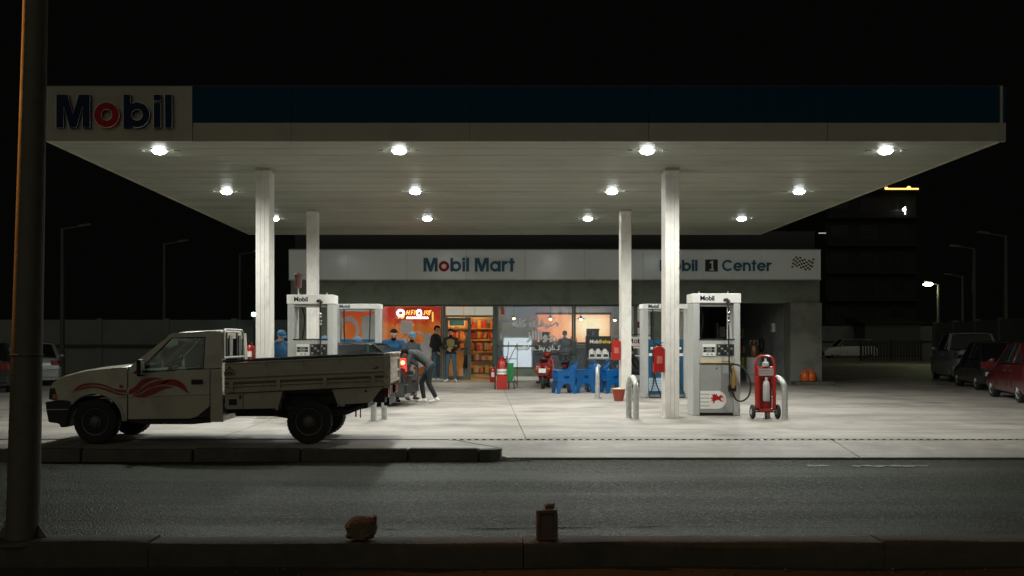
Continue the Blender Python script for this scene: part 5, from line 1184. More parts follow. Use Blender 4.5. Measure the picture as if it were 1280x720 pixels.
# wheeled extinguisher trolley
wt = thing('wheeled_extinguisher', 'red wheeled fire extinguisher trolley with white bottle beside the grey pump', 'extinguisher', (X(957.5, 18.6), 18.6, 0))
b = MB(); b.tube(smooth_path([(-.17, .05, .16), (-.18, .05, .75), (-.17, .07, 1.05), (-.12, .09, 1.16), (0, .09, 1.18), (.12, .09, 1.16), (.17, .07, 1.05), (.18, .05, .75), (.17, .05, .16)], 4), .022, 8)
for zz in (.18, .42, .78): b.tube([(-.175, .05, zz), (.175, .05, zz)], .018, 8)
b.build('frame', M_red, wt, smooth=True)
b = MB(); b.box(-.17, .17, .0, .06, .80, .98); pn = b.build('top_box', M_red, wt, bevel=.015)
for k in range(4): b = MB(); b.box(-.14, .14, -.012, -.002, .82 + k * .035, .838 + k * .035); b.build('vent_slat', M_lgrey, pn)
for s in (-1, 1): b = MB(); b.box(s * .155 - .03, s * .155 + .03, -.02, .045, .20, .80); b.build('side_rail', M_red, wt, bevel=.01)
b = MB(); b.box(-.13, .13, .075, .09, .2, .8); b.build('back_panel', M_red, wt)
b = MB(); b.lathe([(.055, .0), (.062, .02), (.062, .30), (.05, .36), (.025, .38), (.025, .44)], (0, -.02, .34), n=18); b.build('bottle', M_lgrey, wt, smooth=True)
b = MB(); b.lathe([(.06, 0), (.065, .01), (.06, .07), (.025, .10), (.02, .15)], (0, .03, .985), n=14); b.build('top_valve', M_lgrey, wt, smooth=True)
b = MB(); b.box(-.13, .13, -.03, .12, .14, .20); b.build('foot_tray', M_red, wt, bevel=.01)
b = MB(); b.cyl((0, .0, .0), (0, .0, .15), .022, n=8); b.build('prop', M_dark, wt)
for s in (-1, 1):
    b = MB(); b.lathe([(.05, -.025), (.12, -.028), (.135, -.015), (.135, .015), (.12, .028), (.05, .025)], (s * .235, .06, .135), (1, 0, 0), 24); w_ = b.build('wheel', M_tyre, wt, smooth=True)
    b = MB(); b.lathe([(.055, -.03), (.055, .03)], (s * .235, .06, .135), (1, 0, 0), 16); b.build('hub', M_lgrey, w_)
b = MB(); b.cyl((-.25, .06, .135), (.25, .06, .135), .014, n=8); b.build('axle', M_dark, wt)
# fire bucket
bk = thing('fire_bucket', 'dull red bucket with pale rim at the foot of the white column', 'bucket', (X(769, 25.0), 24.35, 0))
b = MB(); b.lathe([(.11, .0), (.16, .28), (.165, .29), (.15, .285), (.105, .02)], (0, 0, 0), n=22); b.build('pail', mat('brick_red', (.30, .05, .03), .6, dirt=(.12, .03, .02), dirt_amt=.7), bk, smooth=True)
b = MB(); b.lathe([(.175, .285), (.18, .30), (.02, .325)], (0, 0, 0), n=22); b.build('lid', M_cream, bk, smooth=True)
b = MB(); b.tube([(.16 * math.cos(R(a)), .02, .27 - .13 * math.sin(R(a)) * .8) for a in range(0, 181, 15)], .006, 6); b.build('handle', M_steel, bk)
# shop front: tall red extinguisher trolley, bin, scooter, chairs, oil rack
tt = thing('tall_extinguisher', 'tall red extinguisher trolley with white label in front of the shop door post', 'extinguisher', (X(627.5, 30.2), 30.2, 0))
b = MB(); b.lathe([(.14, .06), (.15, .08), (.15, .78), (.11, .88), (.05, .93), (.05, .99)], (0, 0, 0), n=22); b.build('cylinder', M_red, tt, smooth=True)
b = MB(); b.lathe([(.152, .46), (.152, .62)], (0, 0, 0), n=22); b.build('label_band', M_paper, tt); b = MB(); b.lathe([(.153, .52), (.153, .545)], (0, 0, 0), n=22); b.build('label_stripe', M_dark, tt)
b = MB(); b.box(-.16, .16, -.16, -.1, .0, .40); b.build('shield', M_red, tt, bevel=.01)
b = MB(); b.tube([(-.12, .14, .1), (-.14, .18, 1.0), (.14, .18, 1.0), (.12, .14, .1)], .014, 6); b.tube([(0, 0, .96), (.12, -.08, .9), (.15, -.1, .7)], .014, 6); b.build('hose_and_handle', M_black, tt)
for s in (-1, 1): b = MB(); b.lathe([(.03, -.02), (.11, -.02), (.11, .02), (.03, .02)], (s * .21, .1, .11), (1, 0, 0), 18); b.build('wheel', M_tyre, tt, smooth=True)
bn = thing('green_bin', 'small green plastic bin on a wheeled stand under the lettered pane', 'bin', (X(637.5, 30.4), 30.5, 0))
b = MB(); b.lathe([(.12, .22), (.16, .78), (.17, .79), (.15, .77), (.11, .24)], (0, 0, 0), n=4); b.build('tub', M_green, bn)
b = MB()
for sx_, sy_ in ((-1, -1), (1, -1), (1, 1), (-1, 1)): b.tube([(sx_ * .12, sy_ * .12, .24), (sx_ * .13, sy_ * .13, .05)], .012, 6); b.ball((sx_ * .13, sy_ * .13, .03), .03, n=8, m=6)
b.tube([(-.12, -.12, .21), (.12, -.12, .21), (.12, .12, .21), (-.12, .12, .21)], .012, 6, closed=True); b.build('stand', M_dark, bn)
wr_ = thing('wire_stand', 'black folding wire stand behind the green bin', 'stand', (X(634, 31.6), 31.6, 0))
b = MB()
for a, c in (((-.3, 0, .1), (.3, .1, 1.35)), ((.3, 0, .1), (-.3, .1, 1.35)), ((-.32, 0, .0), (-.32, .1, 1.4)), ((.32, 0, .0), (.32, .1, 1.4)), ((-.32, 0, .9), (.32, .1, .9)), ((0, 0, .75), (.05, .1, 1.45))): b.tube([a, c], .011, 6)
b.build('wire_frame', M_black, wr_)
# vespa-like scooter, rear to the camera
sc_ = thing('red_scooter', 'red motor scooter with white number plate parked in front of the lettered pane', 'scooter', (X(679, 30.5), 30.5, 0), R(8))
sc_.rotation_euler.z = R(-10)
M_scr = mat('scooter_red', (.27, .018, .015), .25, coat=.5)
def swheel(parent, c, r=.22):
    b = MB(); b.lathe([(r * .55, -.04), (r * .9, -.05), (r, -.03), (r, .03), (r * .9, .05), (r * .55, .04)], c, (1, 0, 0), 24); w_ = b.build('wheel', M_tyre, parent, smooth=True)
    b = MB(); b.lathe([(r * .56, -.035), (r * .5, -.01), (.03, -.04), (.03, .04), (r * .5, .01), (r * .56, .035)], c, (1, 0, 0), 20); b.build('rim', M_rim, w_, smooth=True)
swheel(sc_, (0, .0, .22)); swheel(sc_, (0, 1.22, .22))
b = MB(); rows = []
for yy, w, z0, z1 in ((-.22, .10, .50, .62), (-.18, .20, .40, .74), (-.05, .26, .34, .82), (.15, .27, .30, .84), (.40, .20, .30, .80), (.52, .12, .32, .72)):
    rows.append([(w * math.cos(R(a)), yy, (z0 + z1) / 2 + (z1 - z0) / 2 * math.sin(R(a))) for a in range(0, 360, 20)])
b.grid(rows, close=True); n = len(rows[0]); b.add(rows[0], [tuple(range(n))]); b.add(rows[-1], [tuple(range(n))[::-1]]); b.build('rear_body', M_scr, sc_, smooth=True)
b = MB(); b.box(-.17, .17, .45, .95, .26, .32); b.build('footboard', M_scr, sc_, bevel=.02)
b = MB(); rows = []
for zz, yy, w in ((.28, .92, .20), (.5, 1.0, .24), (.8, 1.05, .22), (1.0, 1.04, .12)): rows.append([(w * v, yy + .08 * (1 - v * v), zz) for v in (-1, -.7, -.3, 0, .3, .7, 1)])
b.grid(rows); b.build('leg_shield', M_scr, sc_, smooth=True, solid=.02)
b = MB(); b.ball((0, .15, .88), .15, .34, .07); b.build('seat', M_black, sc_, smooth=True)
b = MB(); b.tube(smooth_path([(-.34, .92, 1.04), (-.2, .98, 1.06), (0, 1.02, 1.05), (.2, .98, 1.06), (.34, .92, 1.04)], 3), .02, 8); b.build('handlebar', M_black, sc_)
b = MB(); b.ball((0, 1.06, 1.04), .13, .12, .10); b.build('headset', M_scr, sc_, smooth=True)
for s in (-1, 1): b = MB(); b.tube([(s * .22, 1.0, 1.06), (s * .30, .98, 1.22)], .008, 6); b.ball((s * .31, .97, 1.25), .06, .02, .045); b.build('mirror', M_black, sc_, smooth=True)
b = MB(); b.box(-.07, .07, -.26, -.22, .66, .75); b.build('tail_light', M_tl, sc_, bevel=.01)
b = MB(); b.box(-.11, .11, -.262, -.25, .50, .63); b.build('number_plate', M_plate, sc_)
b = MB(); b.tube([(-.15, .1, .2), (-.17, -.25, .22)], .045, 10); b.tube([(.1, .4, .26), (.16, .42, .02)], .014, 6); b.box(-.12, .12, -.1, .3, .18, .34); b.build('engine', M_black, sc_, bevel=.01)
for s in (-1, 1): b = MB(); b.ball((s * .19, -.16, .62), .035); b.build('turn_signal', M_amber, sc_, smooth=True)
b = MB(); b.tube(smooth_path([(-.12, .0, .34), (-.13, -.12, .46), (0, -.2, .50), (.13, -.12, .46), (.12, 0, .34)], 3), .02, 6); b.build('fender', M_scr, sc_)
# dark motorbike behind the chairs
mk = thing('dark_motorbike', 'dark motorbike with wire basket standing behind the blue chairs', 'motorbike', (X(706, 30.9), 30.9, 0), R(-6))
swheel(mk, (0, 0, .27), .27); swheel(mk, (0, 1.25, .27), .27)
b = MB(); b.ball((0, .72, .78), .13, .26, .13); b.build('tank', M_black, mk, smooth=True)
b = MB(); b.ball((0, .2, .78), .12, .36, .07); b.build('seat', M_black, mk, smooth=True)
b = MB(); b.box(-.12, .12, .42, .82, .30, .60); b.build('engine', M_dark, mk, bevel=.03)
b = MB(); b.tube([(0, 1.25, .27), (0, 1.05, .95)], .03, 8); b.tube([(-.34, .92, 1.05), (0, 1.04, 1.0), (.34, .92, 1.05)], .016, 8); b.tube([(.06, .0, .27), (.08, .5, .36), (.06, .9, .72)], .025, 8); b.tube([(-.06, .0, .27), (-.08, .5, .36), (-.06, .9, .72)], .025, 8); b.tube([(.14, .5, .3), (.16, -.2, .34)], .04, 8); b.build('frame', M_black, mk, smooth=True)
b = MB()
for zz, rr in ((.86, .16), (.98, .20), (1.12, .22)): b.tube([(rr * math.cos(R(a)), -.12 + rr * .8 * math.sin(R(a)), zz) for a in range(0, 360, 24)], .012, 6, closed=True)
for a in range(0, 360, 30): b.tube([(.15 * math.cos(R(a)), -.12 + .12 * math.sin(R(a)), .84), (.22 * math.cos(R(a)), -.12 + .176 * math.sin(R(a)), 1.12)], .009, 6)
b.build('wire_basket', M_dark, mk)
b = MB(); b.box(-.06, .06, -.30, -.26, .66, .74); b.build('tail_light', M_tl, mk)
# plastic armchairs, side on, facing left
def chair(px, py, label, rot=R(9)):
    y = GY(py); t = thing('plastic_armchair', label, 'chair', (X(px, y), y, 0), rot, 'blue plastic armchairs')
    W2 = .27
    # one side: arm, panel with oval hole, splayed legs (x to the right is the back)
    side = [(-.29, 0), (-.19, 0), (-.16, .14), (-.11, .24), (-.04, .28), (.05, .28), (.11, .24), (.15, .13), (.18, 0), (.27, 0), (.235, .42), (.235, .60), (.33, .80), (.30, .825), (.20, .70), (.08, .645), (-.10, .63), (-.23, .63), (-.265, .60), (-.255, .40)]
    hole = [(.0 + .085 * math.cos(R(a)), .46 + .045 * math.sin(R(a))) for a in range(0, 360, 24)]
    for s in (-1, 1):
        b = MB(); yy = s * W2
        b.prism(side, [hole], lambda a, c: (a, yy + s * (.05 * max(0, .45 - c)), c), (0, s * .022, 0)); b.build('side_frame', M_chair, t, bevel=.008)
        b = MB(); b.hexa([(-.28, yy - .035, .628), (.12, yy - .03, .642), (.12, yy + .035, .642), (-.28, yy + .035, .628), (-.27, yy - .03, .652), (.12, yy - .028, .664), (.12, yy + .03, .664), (-.27, yy + .03, .652)]); b.build('armrest', M_chair, t, bevel=.008)
    b = MB(); rows = []
    for x_, z_ in ((-.27, .36), (-.25, .41), (-.1, .42), (.08, .405), (.2, .40)): rows.append([(x_, W2 * v, z_ - .015 * (1 - v * v)) for v in (-.98, -.5, 0, .5, .98)])
    b.grid(rows); b.build('seat', M_chair, t, smooth=True, solid=.012)
    for k in range(5):
        v0 = -.9 + k * .38; b = MB(); rows = []
        for x_, z_ in ((.14, .41), (.19, .55), (.25, .70), (.31, .83)): rows.append([(x_ + .02 * (1 - u * u), W2 * u, z_) for u in (v0, v0 + .15, v0 + .29)])
        b.grid(rows); b.build('back_slat', M_chair, t, smooth=True, solid=.012)
    b = MB(); b.tube([(.31, -W2, .80), (.335, -.15, .86), (.34, 0, .875), (.335, .15, .86), (.31, W2, .80)], .02, 8); b.build('top_rail', M_chair, t, smooth=True)
chair(705, 491.5, 'blue plastic armchair nearest the scooter, first of the row')
chair(729, 490.6, 'blue plastic armchair second in the row from the scooter')
chair(746, 488.6, 'blue plastic armchair third in the row, behind the hoop guard')
chair(766, 491.2, 'blue plastic armchair last in the row, beside the white column')
# oil rack with black header
rk = thing('oil_rack', 'black oil display rack with white jugs and yellow lettering behind the chairs', 'rack', (X(748.5, 31.0), 31.0, 0))
for s in (-1, 1):
    b = MB(); b.box(s * .36 - .02, s * .36 + .02, 0, .35, 0, 1.62); b.build('post', M_black, rk)
for zz in (.45, .93): b = MB(); b.box(-.36, .36, -.03, .35, zz - .03, zz); b.build('shelf', M_grey, rk)
b = MB(); b.box(-.37, .37, -.03, .06, 1.27, 1.62); hd = b.build('header', M_black, rk, bevel=.006)
text('header_lettering', 'Mobil', .155, (-.29, -.034, 1.40), M_whitep, hd, .001, offset=.003); text('header_lettering', 'Delvac', .155, (-.005, -.034, 1.40), M_yellow, hd, .001, offset=.003)
def jug(x, y, z, lab, grp):
    t = thing('oil_jug', lab, 'oil jug', (x, y, z), 0, grp)
    b = MB(); b.prism([(-.095, 0), (.095, 0), (.095, .20), (.02, .27), (.02, .30), (-.055, .30), (-.06, .27), (-.095, .24)], [[(.03, .17), (.065, .17), (.065, .20), (.03, .215)]], lambda a, c: (a, -.06, c), (0, .13, 0)); b.build('body', M_whitep, t, bevel=.012)
    b = MB(); b.cyl((-.018, 0, .30), (-.018, 0, .33), .03, n=12); b.build('cap', M_navy, t)
    b = MB(); b.box(-.07, .07, -.066, -.061, .04, .13); b.build('print', M_dark, t)
for k in range(3): jug(X(748.5, 31.0) - .2 + k * .21, 31.1, .93, 'white oil jug on the upper shelf of the black rack, %s from the left' % ['first', 'second', 'third'][k], 'white oil jugs on the rack')
for k in range(3): jug(X(748.5, 31.0) - .2 + k * .21, 31.1, .45, 'white oil jug on the lower shelf of the black rack, %s from the left' % ['first', 'second', 'third'][k], 'white oil jugs on the rack')
# second rack with a white Mobil board by the pier
r2 = thing('mobil_rack', 'white display rack with red and blue Mobil board beside the column', 'rack', (X(797, 32.3), 32.3, PZ))
for s in (-1, 1): b = MB(); b.box(s * .40 - .015, s * .40 + .015, 0, .3, 0, 1.45); b.build('post', M_steel, r2)
for zz in (.18, .62, .84): b = MB(); b.box(-.385, .385, -.02, .3, zz, zz + .04); b.build('shelf', M_whitep, r2)
b = MB(); b.box(-.42, .42, -.03, -.002, 1.10, 1.48); bd = b.build('board', M_whitep, r2, bevel=.005)
lettering('Mobil', .16, -.32, -.036, 1.26, bd, lambda c: M_redl if c == 'o' else M_navy, s=.2, gap=.1, depth=.005)
b = MB(); b.box(-.3, .3, -.034, -.031, 1.16, 1.18); b.build('board_line', M_redl, bd)
b = MB(); b.tube([(-.42, -.03, 1.46)] + [(-.42 + .84 * k / 10, -.03, 1.50 + .06 * math.sin(math.pi * k / 10)) for k in range(11)] + [(.42, -.03, 1.46)], .014, 6); b.build('board_edge', M_black, bd)
# ---- bay contents
ty = thing('spare_tyre', 'worn tyre hanging on the back wall of the dark service bay', 'tyre', (X(953.5, 38.6), 38.6, Z(408, 38.6)))
b = MB(); b.tube([(.24 * math.cos(R(a)), 0, .24 * math.sin(R(a))) for a in range(0, 360, 15)], .085, 10, closed=True); b.build('tyre', mat('grey_rubber', (.26, .26, .25), .8), ty, smooth=True)
b = MB(); b.lathe([(.02, -.02), (.15, -.02), (.15, .02), (.02, .02)], (0, 0, 0), (0, 1, 0), 16); b.build('rim', M_rim, ty)
b = MB(); b.cyl((0, 0, .1), (0, 2.6, .1), .02, n=6); b.build('wall_hook', M_dark, ty)
dm = thing('pale_drum', 'pale plastic drum standing in the mouth of the service bay', 'drum', (X(942.5, 35.3), 35.3, 0))
b = MB(); b.lathe([(.25, 0), (.27, .04), (.27, .86), (.25, .9), (.02, .9)], (0, 0, 0), n=24); b.build('barrel', M_lgrey, dm, smooth=True)
for zz in (.3, .6): b = MB(); b.lathe([(.272, zz - .015), (.285, zz), (.272, zz + .015)], (0, 0, 0), n=24); b.build('hoop', M_lgrey, dm)
kg = thing('copper_keg', 'brown metal keg standing on the pale drum', 'keg', (X(942.5, 35.3), 35.3, .9))
b = MB(); b.lathe([(.14, 0), (.17, .05), (.17, .36), (.13, .44), (.06, .47), (.06, .56)], (0, 0, 0), n=20); b.build('vessel', mat('copper', (.24, .13, .06), .4, metal=.6), kg, smooth=True)
b = MB(); b.tube([(-.14, 0, .42), (-.14, 0, .58), (.14, 0, .58), (.14, 0, .42)], .016, 6); b.build('handle', M_steel, kg)
for px, py, lab in ((1006.5, 477, 'orange plastic drum against the bay pier, left of the pair'), (1014, 477, 'orange plastic drum against the bay pier, right of the pair')):
    y = 33.3; o = thing('orange_drum', lab, 'drum', (X(px, y), y, .12), 0, 'orange drums at the pier')
    b = MB(); b.lathe([(.13, 0), (.165, .03), (.17, .12), (.165, .24), (.12, .31), (.05, .33), (.045, .37)], (0, 0, 0), n=10); b.build('tub', M_orange, o, smooth=True)
    b = MB(); b.tube([(-.07, 0, .35), (-.05, 0, .43), (.05, 0, .43), (.07, 0, .35)], .014, 6); b.build('handle', M_orange, o)
tk_ = thing('tool_rack', 'steel rack of cans and boxes in the shade of the service bay', 'rack', (X(925, 39.6), 39.6, 0))
for s in (-1, 1): b = MB(); b.box(s * .9 - .03, s * .9 + .03, 0, .4, 0, 2.2); b.build('post', M_lgrey, tk_)
for zz in (.4, 1.0, 1.6): b = MB(); b.box(-.87, .87, 0, .4, zz, zz + .04); b.build('shelf_board', M_lgrey, tk_)
b = MB()
for zz in (.441, 1.041, 1.641):
    xx = -.8
    while xx < .7: w = rnd.uniform(.1, .25); b.box(xx, xx + w - .03, .05, .3, zz, zz + rnd.uniform(.15, .4), rnd.randrange(4)); xx += w
o = b.build('rack_goods', [M_whitep, M_red, M_pblue, M_yellow]); o.location = tk_.location; tag(o, 'cans and boxes crowded on the service bay rack', 'goods', kind='stuff')
hr = thing('hose_reel', 'coiled black hose hung on the pale side wall of the service bay', 'hose', (XBAY1 - .07, 37.0, 1.35))
b = MB(); b.tube([(0, (.26 + .02 * math.sin(k * .9)) * math.cos(R(k * 20)), (.26 + .02 * math.sin(k * .9)) * math.sin(R(k * 20))) for k in range(54)], .022, 6); b.build('coil', M_rubber, hr, smooth=True)
b = MB(); b.box(-.03, .07, -.05, .05, .2, .28); b.build('hook', M_steel, hr)
wp = thing('wall_box', 'small pale switch box on the service bay side wall', 'box', (XBAY1 - .06, 35.6, 1.95))
b = MB(); b.box(-.05, .06, -.12, .12, -.16, .16); b.build('case', M_whitep, wp, bevel=.01); b = MB(); b.box(-.056, -.051, -.05, .05, -.05, .08); b.build('cover', M_grey, wp)
# ---- kerbside stones
def lump(name, label, cat, px0, px1, py0, py1, y, m, seed):
    r2_ = random.Random(seed); x0, x1 = X(px0, y), X(px1, y); z0, z1 = Z(py1, y), Z(py0, y)
    t = MB(); rx, rz = (x1 - x0) / 2, (z1 - z0) / 2; t.ball((0, 0, rz), rx, rx * .8, rz, 20, 12)
    v = []
    for q in t.v:
        d = Vector((q[0] / rx, q[1] / (rx * .8), (q[2] - rz) / rz)); k = max(abs(d.x), abs(d.y), abs(d.z)) or 1
        d = d.lerp(d / k if k else d, .62); nn = 1 + .09 * math.sin(d.x * 5 + seed) * math.cos(d.z * 6 + 1) + .07 * math.sin(d.y * 7 + d.z * 4) + r2_.uniform(-.035, .035)
        z = rz + d.z * rz * nn; v.append((d.x * rx * nn + (.12 * rx if d.z > .2 and d.x > 0 else 0) * d.z, d.y * rx * .8 * nn, max(0, z + (.16 * rz * d.x if d.z > 0 else 0))))
    t.v = v; o = t.build(name, m); o.location = ((x0 + x1) / 2, y, z0); shade(o, 25)
    return tag(o, label, cat)
KT = -0.022
lump('rough_stone', 'rough brown stone lying on the near kerb', 'stone', 433, 470, 646, 673.5, 7.42, M_stone, 3)
y = 7.42
bl_ = thing('concrete_block', 'upright brown block standing alone on the near kerb with darker recessed face', 'block', (X(683.5, y), y, Z(673.5, y)))
w, h = X(697, y) - X(670, y), Z(636, y) - Z(673.5, y)
b = MB(); b.prism([(-w / 2, 0), (w / 2, .0), (w / 2 - .004, h * .9), (w / 2 - .012, h), (-w / 2 + .006, h - .006)], [[(-w * .33, .02), (w * .30, .02), (w * .30, h * .88), (-w * .33, h * .88)]], lambda a, c: (a, -.055, c), (0, .03, 0)); b.build('rim', M_brick, bl_, bevel=.006)
b = MB(); b.box(-w / 2 + .002, w / 2 - .003, -.024, .06, 0, h - .012); b.build('body', M_brick, bl_, bevel=.006)
lump('pebble', 'small dark pebble resting on top of the upright block', 'stone', 681, 693, 629.5, 636.5, 7.42, M_stone, 9)
# paper scraps on the verge
# ================================================================== STREET FURNITURE
pl_ = thing('street_pole', 'tall leaning grey pole on the near kerb lit orange on one side', 'pole', (X(27.5, 7.45), 7.45, -0.2))
b = MB(); zt = 7.0; top = X(43.5, 7.45) - X(27.5, 7.45); zz0 = Z(0, 7.45) - Z(665, 7.45)
b.tube([(top / zz0 * z, 0, z) for z in (0.0, .5, 1, 2, 3, 4, 5.5, zt)], [.118, .116, .113, .105, .096, .088, .08, .07], 28); b.build('shaft', M_pole, pl_, smooth=True)
b = MB(); b.lathe([(.20, .15), (.20, .17), (.13, .172)], (0, 0, 0), n=20); b.build('base_flange', M_pole, pl_)
b = MB(); b.tube([(top / zz0 * 1.55 + .112 * math.cos(R(a)), .112 * math.sin(R(a)), 1.55) for a in range(0, 360, 20)], .008, 6, closed=True); b.build('band', M_pole, pl_)
for s in (-1, 1): b = MB(); b.prism([(s * .11, .172), (s * .20, .172), (s * .112, .30)], [], lambda a, c: (a, -.008, c), (0, .016, 0)); b.build('gusset', M_pole, pl_)
def lamp_post(px, py_top, y, label, arm, z_base=0.0, lit=None, head=True):
    x = X(px, y); z1 = Z(py_top, y); t = thing('lamp_post', label, 'lamp post', (x, y, z_base), 0, 'lamp posts of the yard')
    b = MB(); b.tube([(0, 0, 0), (0, 0, (z1 - z_base) * .5), (0, 0, z1 - z_base)], [.11, .09, .07], 12); b.build('shaft', M_farpole, t, smooth=True)
    b = MB(); b.tube([(0, 0, z1 - z_base - .05), (arm * .5, 0, z1 - z_base + .02), (arm, 0, z1 - z_base + .12)], .04, 8); b.build('arm', M_farpole, t)
    b = MB(); b.hexa([(arm * .8, -.12, z1 - z_base + .04), (arm * 1.35, -.12, z1 - z_base + .12), (arm * 1.35, .12, z1 - z_base + .12), (arm * .8, .12, z1 - z_base + .04), (arm * .8, -.1, z1 - z_base + .14), (arm * 1.35, -.1, z1 - z_base + .2), (arm * 1.35, .1, z1 - z_base + .2), (arm * .8, .1, z1 - z_base + .14)]); hd = b.build('lamp_head', M_farpole, t)
    if lit:
        b = MB(); b.ball((arm * 1.08, 0, z1 - z_base - .02), .30, .22, .10); b.build('lens', lit, hd, smooth=True)
    return t
lamp_post(78, 285, 44, 'dark lamp post nearest the silver sedan with arm to the right', .95)
lamp_post(205.5, 304, 52, 'dark lamp post standing behind the pickup cab by the wall', .95)
lamp_post(300, 317, 60, 'faint lamp post furthest off just beside the front column', .95)
lamp_post(1257, 294, 46, 'dark lamp post above the red sedan', -1.0)
lamp_post(1217.5, 310, 54, 'dark lamp post above the black sedan', -1.0)
lamp_post(1203, 345, 70, 'faint lamp post between the lit lamp and the dark posts', -1.0)
lamp_post(1173, 355, 62, 'lit street lamp with greenish white glow behind the silver pickup', -.6, lit=emit('street_lens', (0.85, 1.0, 0.50), 60.0))
fl_ = thing('flood_light', 'small bright bluish flood light beside the front column far behind', 'flood light', (X(317.5, 49.6), 49.6, Z(393, 49.6)))
b = MB(); b.ball((0, -.1, 0), .10); b.build('lens', emit('flood_lens', (0.6, 1.0, 1.0), 30.0), fl_, smooth=True); b = MB(); b.box(-.14, .14, -.04, .1, -.12, .12); b.build('case', M_dark, fl_); b = MB(); b.cyl((0, .03, -.12), (0, .03, -1.5), .03); b.build('stem', M_dark, fl_)
# assumed sodium flood lamp, added out of frame left to light the pole orange
sl = thing('assumed_flood_lamp', 'assumed sodium flood lamp on a post beyond the left edge, added to light the pole orange', 'lamp post', (-9.6, 14.0, 0.0))
LQ = Vector((.5, -3.9, 5.3))
b = MB(); b.tube([(0, 0, 0), (0, 0, 3), (0, 0, 6.2)], [.12, .10, .07], 12); b.tube([(0, 0, 6.1), (.2, -2.0, 6.1), (.5, -3.7, 5.45)], .04, 8); b.build('shaft', M_pole, sl, smooth=True)
aim = (Vector((X(34, 7.45), 7.45, 3.1)) - (Vector((-9.6, 14.0, 0)) + LQ)).normalized()
b = MB(); b.cyl(LQ - aim * .25, LQ + aim * .02, .12, .2, 16); hd = b.build('lamp_head', M_dark, sl)
b = MB(); b.cyl(LQ + aim * .022, LQ + aim * .03, .18, n=16); b.build('lens', emit('assumed_sodium_lens', (1.0, 0.36, 0.05), 8.0), hd)
ld = bpy.data.lights.new('lamp_beam', 'SPOT'); ld.energy = 1300; ld.color = (1.0, 0.36, 0.06); ld.spot_size = R(30); ld.spot_blend = .5; ld.shadow_soft_size = .12  # narrow cone of the assumed lamp, aimed at the pole
lo_ = bpy.data.objects.new('lamp_beam', ld); C.objects.link(lo_); lo_.parent = sl; lo_.location = LQ + aim * .06; lo_.rotation_euler = aim.to_track_quat('-Z', 'Y').to_euler()
# ---- boundary walls of panels and posts
M_bw = mat('boundary_wall', (0.19, 0.21, 0.19), .85, var=.15, scale=1.5, dirt=(.14, .14, .12), dirt_amt=.7, dscale=.7)
def wall_run(name, label, x0, y0, x1, y1, h, step=3.0):
    t = thing(name, label, 'wall', (x0, y0, 0)); d = Vector((x1 - x0, y1 - y0, 0)); L = d.length; d.normalize(); n = int(L / step)
    for k in range(n):
        a = d * (k * L / n + .05); c = d * ((k + 1) * L / n - .05); b = MB(); b.bar((a.x, a.y, h / 2), (c.x, c.y, h / 2), .15, h, up=(0, 0, 1)); b.build('wall_panel', M_bw, t)
    for k in range(n + 1): a = d * (k * L / n); b = MB(); b.box(a.x - .13, a.x + .13, a.y - .13, a.y + .13, 0, h + .06); b.build('wall_post', M_bw, t)
    b = MB(); a = d * 0; c = d * L; b.bar((a.x, a.y - .12, h * .48), (c.x, c.y - .12, h * .48), .06, .16); b.build('dark_band', M_dark, t)
wall_run('yard_wall', 'grey concrete yard wall behind the parked pickup cab', -26, 50, -9.2, 50.5, 2.55)
wall_run('side_wall', 'grey concrete side wall behind the row of parked cars', 25.5, 56, 21.0, 24, 2.5)
wall_run('back_wall', 'dim concrete wall closing the yard behind the silver pickup', 30, 100, 62, 100, 3.0, 4)
# slatted dark fence in front of the pale suv
fx = thing('dark_fence', 'dark slatted fence standing in front of the pale suv', 'fence', (X(1076, 74), 74, 0))
for k in range(22): b = MB(); b.box(k * .21, k * .21 + .12, 0, .04, .05, 1.55); b.build('slat', M_dark, fx)
for zz in (.3, 1.3): b = MB(); b.box(-.05, 4.7, .041, .09, zz, zz + .08); b.build('rail', M_dark, fx)
for k in range(3): b = MB(); b.box(k * 2.25, k * 2.25 + .1, .091, .19, 0, 1.6); b.build('post', M_dark, fx)
sh = thing('dark_shed', 'dark unlit shed with shallow roof behind the slatted fence', 'shed', (X(1116, 97), 97, 0))
b = MB(); b.box(-2.7, 2.7, 0, 4, 0, 3.2); b.build('wall', mat('shed_wall', (.10, .11, .10), .8), sh); b = MB(); b.hexa([(-3.0, -.4, 3.2), (3.0, -.4, 3.2), (3.0, 4.4, 3.2), (-3.0, 4.4, 3.2), (-3.0, -.4, 3.3), (3.0, -.4, 3.3), (3.0, 4.4, 3.9), (-3.0, 4.4, 3.9)]); b.build('roof', M_dark, sh)
for k in range(9): b = MB(); b.box(-2.6 + k * .58, -2.6 + k * .58 + .5, -.03, -.002, .1, 3.1); b.build('cladding_board', mat('shed_wall', (.1, .11, .1), .8), sh)
